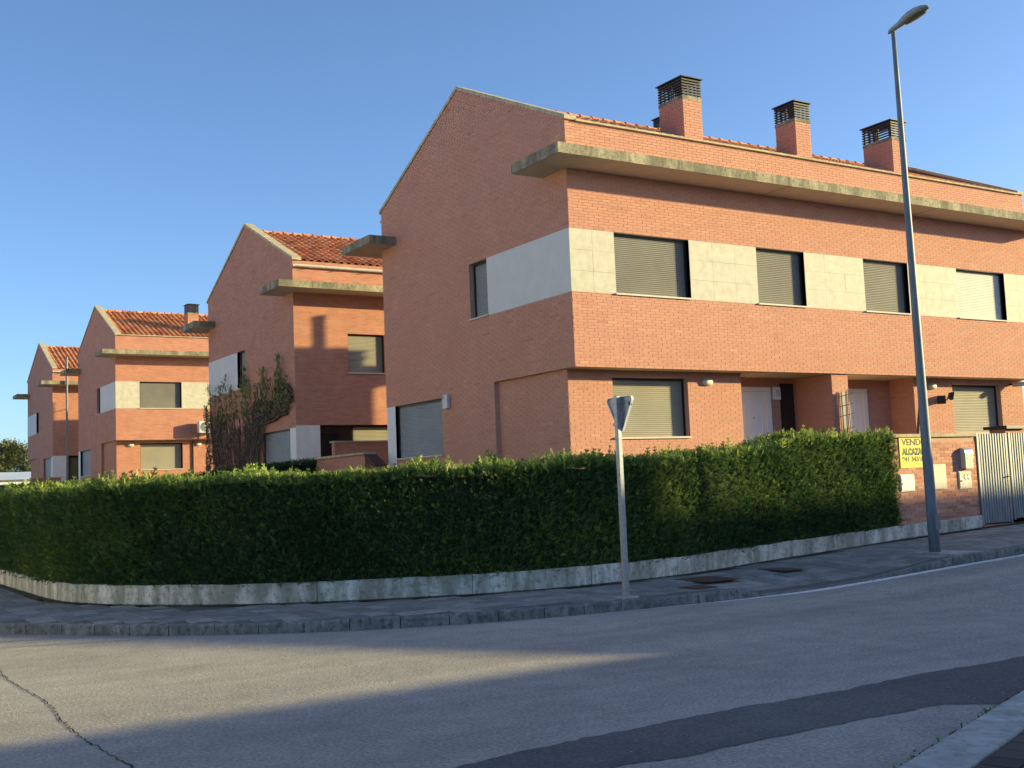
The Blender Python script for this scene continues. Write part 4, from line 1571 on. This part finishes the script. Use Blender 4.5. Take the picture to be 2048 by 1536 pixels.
def gate_leaf(xa, xb, z0, z1):
    for x in (xa, xb - .06):
        b = MB(); b.box(x, x + .06, YW - .03, YW + .03, z0 - .03, z1); b.build('post', M['gate'], G)
    for z in (z0 + .02, z1 - .05):
        b = MB(); b.box(xa + .06, xb - .06, YW - .005, YW + .025, z, z + .04); b.build('rail', M['gate'], G)
    n = int((xb - xa - .14) / .078)
    p = (xb - xa - .14) / n
    for k in range(n):
        x = xa + .07 + (k + .5) * p
        w = p * .5
        b = MB()
        b.prism([(x - w, YW - .001, z0), (x - w * .45, YW - .03, z0), (x + w * .45, YW - .03, z0), (x + w, YW - .001, z0), (x + w, YW + .004, z0), (x - w, YW + .004, z0)], (0, 0, z1 - z0 - .004))
        b.build('bar', M['gate'], G)


gate_leaf(6.985, 7.96, .50, 2.30)
gate_leaf(8.02, 9.3, .56, 2.31)
gate_leaf(9.36, 11.5, .62, 2.32)
b = MB(); b.box(6.99, 11.5, YW - .06, YW + .1, .2, .47); b.build('threshold', M['brick_far'], G)
b = MB(); b.tube([(7.90, YW - .03, 1.42), (7.90, YW - .08, 1.42), (7.84, YW - .08, 1.42)], .014, 6); b.build('handle', M['black'], G)
# brick post roof seen over the gate
o = thing('gate_canopy', 'small brick pier with dark cap just above the gate', 'pier', (10.2, -2.4, .5))
b = MB(); b.box(9.86, 10.5, -2.6, -2.2, .5, 2.46); b.build('pier', M['brick_far'], o)
b = MB(); b.box(9.78, 10.6, -2.7, -2.1, 2.461, 2.53); b.build('cap', M['frame'], o)

# ------------------------------------------------------------------ street lamp
LX_, LY_ = 2.68, -6.10
LZ_ = walk_z(LX_, LY_) + .0
L = thing('street_lamp', 'tall tapered grey street lamp standing in front of the houses', 'street lamp', (LX_, LY_, LZ_))
b = MB()
H = 8.74
lean = Vector((-.10, .0, 0))
pts, rad = [], []
for k in range(13):
    t = k / 12
    pts.append((LX_ + lean.x * t, LY_ + lean.y * t, LZ_ + .012 + H * t)); rad.append(.092 + (.036 - .092) * t)
b.tube(pts, rad, 16)
b.build('pole', M['pole'], L, smooth=True)
b = MB(); b.box(LX_ - .06, LX_ + .06, LY_ - .097, LY_ - .086, LZ_ + .38, LZ_ + .62); b.build('access_door', M['pole'], L)
b = MB()
b.prism([(LX_ - .34, LY_ - .62, LZ_ - .2), (LX_ + .42, LY_ - .62, LZ_ - .2), (LX_ + .34, LY_ + .25, LZ_ - .2), (LX_ - .22, LY_ + .25, LZ_ - .2)], (0, 0, .215))
b.build('concrete_pad', M['kerb_near'], L)
# head: long shoe-shaped housing tilted up over the road
tip = Vector(pts[-1])
ax = Vector((.10, -.95, .24)).normalized()
sd_ = ax.cross(Vector((0, 0, 1))).normalized(); up = sd_.cross(ax)
HS = .86
secs = [(-.10, .030, .030, .0), (-.07, .05, .05, .01), (.0, .06, .06, .015), (.16, .075, .07, .02), (.28, .115, .085, .03), (.42, .15, .10, .035), (.58, .16, .095, .03), (.72, .135, .07, .02), (.80, .08, .045, .01), (.82, .03, .02, .0)]
b = MB()
n = 14
V = []
for (d, w, h, dz) in [(q[0] * HS, q[1] * HS * .95, q[2] * HS * 1.15, q[3]) for q in secs]:
    c = tip + ax * d + up * (.02 + dz)
    for k in range(n):
        an = 2 * math.pi * k / n
        yy = math.sin(an); yy = yy * (1.0 if yy > 0 else .45)
        V.append(c + sd_ * w * math.cos(an) + up * h * yy)
F = [(r * n + k, r * n + (k + 1) % n, (r + 1) * n + (k + 1) % n, (r + 1) * n + k) for r in range(len(secs) - 1) for k in range(n)]
F += [tuple(range(n)), tuple((len(secs) - 1) * n + k for k in range(n - 1, -1, -1))]
b.poly(V, F)
b.build('lamp_head', M['head'], L, smooth=True)
b = MB()
V = []
ls = [(.29, .085), (.36, .125), (.5, .14), (.64, .13), (.73, .09)]
for (d, w) in [(q[0] * HS, q[1] * HS * .9) for q in ls]:
    c = tip + ax * d + up * (.028)
    for q in (-1, -.5, 0, .5, 1):
        V.append(c + sd_ * w * q - up * (.050 - .022 * q * q))
b.poly(V, [(r * 5 + k, r * 5 + k + 1, r * 5 + k + 6, r * 5 + k + 5) for r in range(len(ls) - 1) for k in range(4)])
b.build('lens', M['lens'], L, smooth=True)

# ------------------------------------------------------------------ give-way sign seen from behind
SX, SY = -3.98, -6.52
SZ = walk_z(SX, SY)
S = thing('road_sign', 'triangular give-way sign on a square steel post, seen from behind', 'sign', (SX, SY, SZ))
b = MB(); b.bbox(SX - .035, SX + .035, SY - .035, SY + .035, SZ, SZ + 2.60, .008); b.build('post', M['galv'], S)
b = MB(); b.bbox(SX - .13, SX + .13, SY - .11, SY + .11, SZ - .05, SZ + .012, .01); b.build('footing', M['kerb_near'], S)
zt = SZ + 2.585
rr, hw, ht = .045, .30, .52


def tri(inset=0.0, n=5):
    A = [(-hw, 0), (hw, 0), (0, -ht)]
    out = []
    cen = [(-hw + rr * 1.73, -rr), (hw - rr * 1.73, -rr), (0, -ht + 2 * rr)]
    spans = [(90, 210), (-30, 90), (210, 330)]
    for (c, (a0, a1)) in zip([cen[1], cen[0], cen[2]], [(-30, 90), (90, 210), (210, 330)]):
        for k in range(n + 1):
            an = R_(a0 + (a1 - a0) * k / n)
            out.append((c[0] + (rr - inset) * math.cos(an), c[1] + (rr - inset) * math.sin(an)))
    return out


xp = SX + .048
b = MB(); b.prism([(xp + .012, SY - u, zt + v) for u, v in tri(.004)], (.003, 0, 0)); plate = b.build('plate', M['galv'], S)
# folded rim
b = MB()
o_, i_ = tri(0), tri(.006)
m_ = len(o_)
V = [(xp - .012, SY - u, zt + v) for u, v in o_] + [(xp + .022, SY - u, zt + v) for u, v in o_] + [(xp - .012, SY - u, zt + v) for u, v in i_] + [(xp + .022, SY - u, zt + v) for u, v in i_]
F = []
for k in range(m_):
    j = (k + 1) % m_
    F += [(k, j, m_ + j, m_ + k), (2 * m_ + k, 3 * m_ + k, 3 * m_ + j, 2 * m_ + j), (k, 2 * m_ + k, 2 * m_ + j, j)]
b.poly(V, F)
b.build('rim', M['white'], plate)
b = MB(); b.prism([(xp + .0225, SY - u, zt + v) for u, v in tri(.006)], (.002, 0, 0)); b.build('sign_face', M['red'], plate)
for z in (zt - .07, zt - .36):
    b = MB(); b.box(SX - .046, SX + .06, SY - .05, SY + .05, z - .02, z + .02); b.build('clamp', M['galv'], S)
b = MB(); b.box(xp + .0085, xp + .0115, SY - .20, SY - .165, zt - .125, zt - .075); b.build('sticker', M['black'], S)
b = MB(); b.box(xp + .0085, xp + .0115, SY - .245, SY - .21, zt - .125, zt - .080); b.build('sticker', M['white'], S)

# iron covers in the pavement
def cover(x, y, w, d, rot, label):
    z = walk_z(x, y)
    o = thing('manhole_cover', label, 'manhole cover', (x, y, z), 'iron covers in the pavement')
    Rm = Matrix.Translation((x, y, z + .006)) @ Matrix.Rotation(rot, 4, 'Z')
    for nm, a, e, h in (('frame', w, d, .004), ('plate', w - .06, d - .06, .008)):
        b = MB(); b.bbox(-a / 2, a / 2, -e / 2, e / 2, 0, h, .003)
        b.v = [tuple(Rm @ Vector(v)) for v in b.v]
        b.build(nm, M['rust'], o)


cover(-1.75, -5.55, .72, .78, .0, 'large rusty iron cover in the pavement right of the give-way sign')
cover(-2.62, -6.35, .38, .40, .0, 'small rusty iron cover closest to the kerb')
cover(-.15, -5.45, .45, .62, .0, 'rusty iron cover farthest right, under the low wall')

# ------------------------------------------------------------------ hedges
def hedge_top(x):
    return float(np.interp(x, [-10, -7.8, -4.7, -2.5, -.8, .6, 1.4, 2.0, 4.5], [1.84, 1.88, 1.90, 1.96, 2.0, 2.07, 2.19, 2.25, 2.30]))


def make_hedge(name, label, path, s0, s1, z_bot, z_top, depth, nface, ntop, size=.15, tips=True, end=True, tone0=.32):
    h = thing(name, label, 'hedge', (*path.at((s0 + s1) / 2)[0][:2], .4))
    # solid dark body added inside the hedge to block light
    b = MB()
    n = int((s1 - s0) / .25)
    ring = []
    for k in range(n + 1):
        p, d = path.at(s0 + (s1 - s0) * k / n)
        nn = Vector((-d.y, d.x, 0))
        a, c = p + nn * .10, p + nn * (depth - .1)
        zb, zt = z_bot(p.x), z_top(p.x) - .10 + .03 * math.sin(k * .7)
        ring += [[(a.x, a.y, zb - .02), (a.x, a.y, zt), (c.x, c.y, zt), (c.x, c.y, zb - .3)]]
    V = [q for r in ring for q in r]
    F = [(0, 1, 2, 3), (n * 4 + 3, n * 4 + 2, n * 4 + 1, n * 4)]
    for r in range(n):
        for k in range(3): F.append((r * 4 + k, r * 4 + k + 4, r * 4 + k + 5, r * 4 + k + 1))
    b.poly(V, F)
    b.build('dark_core', M['hedge_core'], h)
    P, A, S, T = [], [], [], []

    def lump(s, z):
        return .020 * math.sin(s * 2.3 + math.sin(z * 3)) + .016 * math.sin(s * 5.1 + z * 4) + .012 * math.sin(z * 7 + s)
    for i in range(nface):
        s = random.uniform(s0, s1)
        p, d = path.at(s); nn = Vector((-d.y, d.x, 0))
        zb, zt = z_bot(p.x), z_top(p.x)
        z = zb + (zt - zb) * random.random() - .03
        depth_in = abs(random.gauss(0, .05))
        q = p + nn * (.055 + depth_in + lump(s, z)) if random.random() > .06 else p + nn * random.uniform(-.05, .03)
        ax = -nn * random.uniform(.3, 1.0) + Vector((0, 0, random.uniform(-.15, 1.1))) + d * random.gauss(0, .55)
        P.append((q.x, q.y, z)); A.append(tuple(ax)); S.append(size * random.uniform(.6, 1.25))
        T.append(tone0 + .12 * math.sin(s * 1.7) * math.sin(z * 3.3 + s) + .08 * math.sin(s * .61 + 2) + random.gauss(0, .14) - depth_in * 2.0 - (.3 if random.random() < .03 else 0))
    for i in range(ntop):
        s = random.uniform(s0, s1)
        p, d = path.at(s); nn = Vector((-d.y, d.x, 0))
        w = random.uniform(.0, depth)
        q = p + nn * w
        zt = z_top(p.x)
        clump = .5 + .5 * math.sin(s * 3.7 + math.sin(s * 1.3) * 2)
        z = zt - random.uniform(.02, .16) + (.07 * clump ** 3 if tips else 0)
        ax = Vector((random.gauss(0, .35), random.gauss(0, .35), 1)) - nn * random.uniform(0, .5)
        sz = size * random.uniform(.8, 1.35) * (1.0 + (random.uniform(.4, 1.3) if tips and random.random() < .03 + .16 * clump ** 2 else 0))
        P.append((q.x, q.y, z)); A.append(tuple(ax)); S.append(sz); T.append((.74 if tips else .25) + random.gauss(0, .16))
    if end:
        p, d = path.at(s1); nn = Vector((-d.y, d.x, 0))
        for i in range(int(nface * .07)):
            zb, zt = z_bot(p.x), z_top(p.x)
            z = zb + (zt - zb) * random.random()
            q = p + nn * random.uniform(0, depth) + d * random.uniform(-.06, .06)
            ax = d * random.uniform(.3, 1) + Vector((0, 0, random.uniform(-.1, 1))) + nn * random.gauss(0, .5)
            P.append((q.x, q.y, z)); A.append(tuple(ax)); S.append(size * random.uniform(.6, 1.25)); T.append(tone0 + random.gauss(0, .14))
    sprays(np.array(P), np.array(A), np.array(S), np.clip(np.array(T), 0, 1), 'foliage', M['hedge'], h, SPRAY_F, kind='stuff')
    return h


s_a = WALL.dist(-9.82, 13)[2]
s_b = WALL.dist(4.42, -4.0)[2]
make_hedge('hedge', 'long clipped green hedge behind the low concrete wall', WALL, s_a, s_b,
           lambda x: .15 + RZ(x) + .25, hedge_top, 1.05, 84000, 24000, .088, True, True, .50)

BACK = Curve2([(-9.0, 12.2), (-5, 12.1), (-.6, 12.0)], 4)
make_hedge('hedge', 'dark hedge dividing the gardens between the first and second rows', BACK, 0, BACK.L,
           lambda x: .9, lambda x: 2.60 + (x + .6) * .10, .8, 5000, 2400, .12, False, True, .08)
FARH = Curve2([(-9.5, 32.0), (-5.5, 31.9), (-2.0, 31.8)], 4)
make_hedge('hedge', 'dark far hedge at the left edge in front of the farthest rows', FARH, 0, FARH.L,
           lambda x: .5, lambda x: 2.35 + (x + 9) * .03, .8, 3200, 1600, .16, False, True, .08)

# garden ground inside the low wall
b = MB()
pts = []
for k in range(61):
    p, d = WALL.at(s_a - 6 + (WALL.L - s_a) * k / 60)
    nn = Vector((-d.y, d.x, 0)); q = p + nn * .2
    pts.append((q.x, q.y))
V = [(x, y, .42 + RZ(x)) for x, y in pts] + [(min(x + 8, 32) if y < 0 else x + 8, max(y + 3, -1.0) if y < 0 else y, 1.3) for x, y in pts]
n = len(pts)
b.poly(V, [(i, i + 1, n + i + 1, n + i) for i in range(n - 1)])
b.build('garden_ground', M['soil'], kind='structure')
grid_sheet('garden_ground', [-6, 0, 10, 30], [-1.0, 6, 14, 30, 45, 75], lambda x, y: 1.32 + max(0, (y - 20)) * .01, M['soil'], kind='structure')

# low brick walls between the first two rows
GW = thing('garden_wall', 'low brick garden wall joining the first and second rows', 'wall', (-.5, 10.7, 1.3))
b = MB(); b.box(-.60, -.38, 8.75, 13.2, .9, 2.60); b.build('wall', M['brick_far'], GW)
b = MB(); b.box(-.66, -.32, 8.70, 13.25, 2.601, 2.655); b.build('coping', M['coping'], GW)
b = MB(); b.prism([(-.64, 8.1, 2.26), (-.64, 8.75, 2.58), (-.64, 8.75, 2.63), (-.64, 8.1, 2.31)], (.34, 0, 0)); b.build('sloped_cap', M['rust'], GW)
b = MB(); b.box(-.62, -.32, 8.05, 8.74, .9, 2.2); b.build('pier', M['brick_far'], GW)
TW_ = thing('terrace_wall', 'short brick terrace wall below the second row', 'wall', (1.6, 13.1, 1.3))
b = MB(); b.box(.38, 3.6, 13.0, 13.22, .9, 3.12); b.build('wall', M['brick_far'], TW_)
b = MB(); b.box(.33, 3.65, 12.96, 13.26, 3.121, 3.17); b.build('coping', M['coping'], TW_)
FW = thing('garden_wall', 'low pink brick wall below the farthest row', 'wall', (-1.2, 50.8, 1.6))
b = MB(); b.box(-2.0, -.4, 50.6, 50.8, 1.0, 3.15); b.build('wall', M['brick_far'], FW)
b = MB(); b.box(-2.05, -.35, 50.56, 50.84, 3.151, 3.21); b.build('coping', M['coping'], FW)

# ------------------------------------------------------------------ climber on the second row's gable
CL = thing('climbing_plant', 'brown climber with upright green shoots on the shaded gable of the second row', 'climber', (-.5, 18.5, 1.3))
b = MB()
tops = []
for i in range(85):
    y = random.uniform(14.7, 23.1)
    z = 1.3
    f = (y - 14.4) / 8.7
    zt = 4.35 + .35 * math.sin(f * 7) + random.uniform(-.6, .5)
    x = -.30
    pts = [(x - random.uniform(.02, .12), y, z)]
    if y < 17.3:                       # over the ground floor window the stems arrive sideways
        y1 = random.uniform(17.5, 19.5)
        pts = [(x - .06, y1, 1.3), (x - .08, y1 - .2, 3.0), (x - .05, y1 - .9, 3.95)]
    while pts[-1][2] < zt:
        py = pts[-1][1]
        if y < 17.3 and py > y + .2: pts.append((x - random.uniform(.02, .1), py - .5 + random.gauss(0, .06), min(zt, pts[-1][2] + random.uniform(-.02, .16))))
        else: pts.append((x - random.uniform(.02, .12), py + random.gauss(0, .07), pts[-1][2] + .25))
        if len(pts) > 24: break
    b.tube(pts, [random.uniform(.010, .022)] * len(pts), 4, caps=False)
    tops.append(pts[-1])
b.build('stems', M['bark'], CL)
P, A, S, T = [], [], [], []
for i in range(11000):
    y = random.uniform(14.5, 23.2); f = (y - 14.4) / 8.7
    zmax = 4.55 + .4 * math.sin(f * 7 + .5) + .25 * math.sin(f * 19)
    zmin = 1.6 if y > 17.7 else 4.0 - (17.7 - y) * -.05
    z = zmin + (zmax - zmin) * random.random() ** .9
    if math.sin(y * 4.3 + z) * math.sin(z * 3.1 - y) > .55: continue
    P.append((-.29 - abs(random.gauss(0, .055)), y, z)); A.append((random.uniform(-.7, -.05), random.gauss(0, .6), random.gauss(-.2, .6)))
    S.append(random.uniform(.05, .13)); T.append(random.gauss(.45, .22))
sprays(np.array(P), np.array(A), np.array(S), np.clip(T, 0, 1), 'dry_foliage', M['dry_leaf'], CL, SPRAY_S, kind='stuff')
P, A, S, T = [], [], [], []
for (y, zt, w) in ((14.75, 5.25, .16), (15.35, 6.0, .28), (15.55, 5.6, .2), (16.2, 5.35, .12), (16.8, 5.75, .26), (17.4, 5.3, .16), (18.1, 5.45, .14), (18.6, 6.0, .24), (18.9, 5.6, .16), (19.6, 5.2, .14),
                   (20.1, 5.5, .16), (20.7, 5.9, .14), (21.3, 5.6, .18), (21.9, 5.3, .16), (22.5, 5.7, .12), (23.0, 5.0, .18)):
    zb = 4.25
    for i in range(int(110 * (zt - zb) * (w / .18))):
        t = random.random()
        z = zb + (zt - zb) * t
        ww = w * (1 - t) ** .7 * (.4 + min(1, t * 4) * .6)
        P.append((-.33 - abs(random.gauss(0, .08)), y + random.gauss(0, ww * .5) + .12 * t, z)); A.append((random.gauss(-.15, .25), random.gauss(0, .3), 1))
        S.append(random.uniform(.07, .14)); T.append(random.gauss(.5, .2))
sprays(np.array(P), np.array(A), np.array(S), np.clip(T, 0, 1), 'green_shoots', M['green_leaf'], CL, kind='stuff')

# ------------------------------------------------------------------ far background
SH = thing('industrial_shed', 'low pale metal shed far off at the left edge', 'shed', (-8, 90, 0))
b = MB(); b.box(-34, 9, 86, 100, -.3, 3.9); b.build('wall', M['plaster'], SH)
b = MB(); b.prism([(-34.4, 85.6, 3.901), (-34.4, 100.4, 3.901), (-34.4, 93, 4.75)], (43.8, 0, 0)); b.build('roof', M['shed'], SH)


def tree(x, y, h, r, label, seed):
    rs = random.Random(seed)
    o = thing('broadleaf_tree', label, 'tree', (x, y, -.3), 'trees beyond the shed')
    b = MB()
    b.tube([(x, y, -.3), (x + .2, y, h * .3), (x - .1, y + .2, h * .55), (x, y, h * .8)], [r * .09, r * .07, r * .05, r * .02], 8)
    cl = []
    for i in range(46):
        u = rs.random() * 2 * math.pi; t = rs.random()
        rr_ = r * math.sqrt(rs.random()) * (1 - .55 * t)
        c = (x + rr_ * math.cos(u), y + rr_ * math.sin(u), h * (.12 + .78 * t))
        cl.append((c, r * rs.uniform(.22, .36)))
        if i < 12: b.tube([(x, y, h * (.25 + .4 * t)), c], [r * .03, r * .01], 5, caps=False)
    b.build('trunk', M['bark'], o)
    P, A, S, T = [], [], [], []
    for (c, cr_) in cl:
        for i in range(130):
            v = Vector((rs.gauss(0, 1), rs.gauss(0, 1), rs.gauss(0, .8))).normalized() * cr_ * rs.random() ** .35
            P.append((c[0] + v.x, c[1] + v.y, c[2] + v.z)); A.append((v.x, v.y, v.z + .3 * cr_)); S.append(rs.uniform(.25, .55)); T.append(rs.gauss(.45, .2))
    sprays(np.array(P), np.array(A) + 1e-4, np.array(S), np.clip(T, 0, 1), 'crown', M['tree_leaf'], o, SPRAY_S)


tree(1.5, 112, 8.3, 3.2, 'leftmost tree behind the pale shed', 3)
tree(6.0, 114, 8.8, 3.4, 'tree behind the pale shed touching the farthest gable', 5)
tree(3.6, 122, 9.2, 3.6, 'middle tree behind the pale shed, set farther back', 8)
tree(-2.6, 116, 8.0, 3.2, 'tree behind the pale shed just outside the left edge', 12)
tree(10.5, 118, 8.6, 3.4, 'tree behind the pale shed hidden by the farthest row', 14)

# ------------------------------------------------------------------ unseen houses added behind the camera, outline shaped to cast the street's shadow
AC_ = thing('shadow_house_row', 'unseen brick row added behind the viewer, shaped to shade the street', 'house', (40, -24, 0))
YB = -22.0
prof = [(36.41, -.3), (36.41, 9.8), (40, 9.95), (45, 10.22), (78, 10.3), (78, -.3)]


def loft(front, dy, drop, name):
    n = len(front)
    V = [(x, YB, z) for x, z in front] + [(x, YB - dy, z - drop if z > 0 else z) for x, z in front]
    F = [tuple(range(n)), tuple(range(2 * n - 1, n - 1, -1))] + [(i, (i + 1) % n, (i + 1) % n + n, i + n) for i in range(n)]
    b = MB(); b.poly(V, F); b.build(name, M['brick_far'], AC_)


loft(prof, 5, 2.6, 'wall')
loft([(20.6, -.3), (20.6, 6.22), (35.0, 10.9), (36.4, 10.9), (36.4, -.3)], 4.6, 3.2, 'shadow_wing')  # roof slope shaped to bound the sunlit patch of road
b = MB(); b.box(2, 20.59, YB - 4, YB, -.3, 6.1); b.build('garage', M['brick_far'], AC_)  # low unseen block added to shade the near road

# ------------------------------------------------------------------ unseen pale houses added left of the view to bounce light onto the gables
for i, y0 in enumerate((-4.0, 17.5, 39.0)):
    o = thing('added_bounce_house', ['nearest', 'middle', 'farthest'][i] + ' unseen pale house added across the side street to bounce light', 'house', (-32, y0 + 8, 0), 'pale houses added to bounce light')
    b = MB(); b.box(-36, -23, y0, y0 + 19, -.3, 8.2); b.build('wall', M['plaster'], o)
    b = MB(); b.prism([(-36.6, y0 - .5, 8.201), (-22.4, y0 - .5, 8.201), (-29.5, y0 - .5, 11.0)], (0, 20, 0)); b.build('roof', M['tile'], o)
    for yy in (2.0, 6.5, 11.0):
        for zz in (1.0, 4.4):
            b = MB(); b.box(-22.99, -22.95, y0 + yy, y0 + yy + 1.6, zz, zz + 1.4); b.build('window', M['glass'], o)
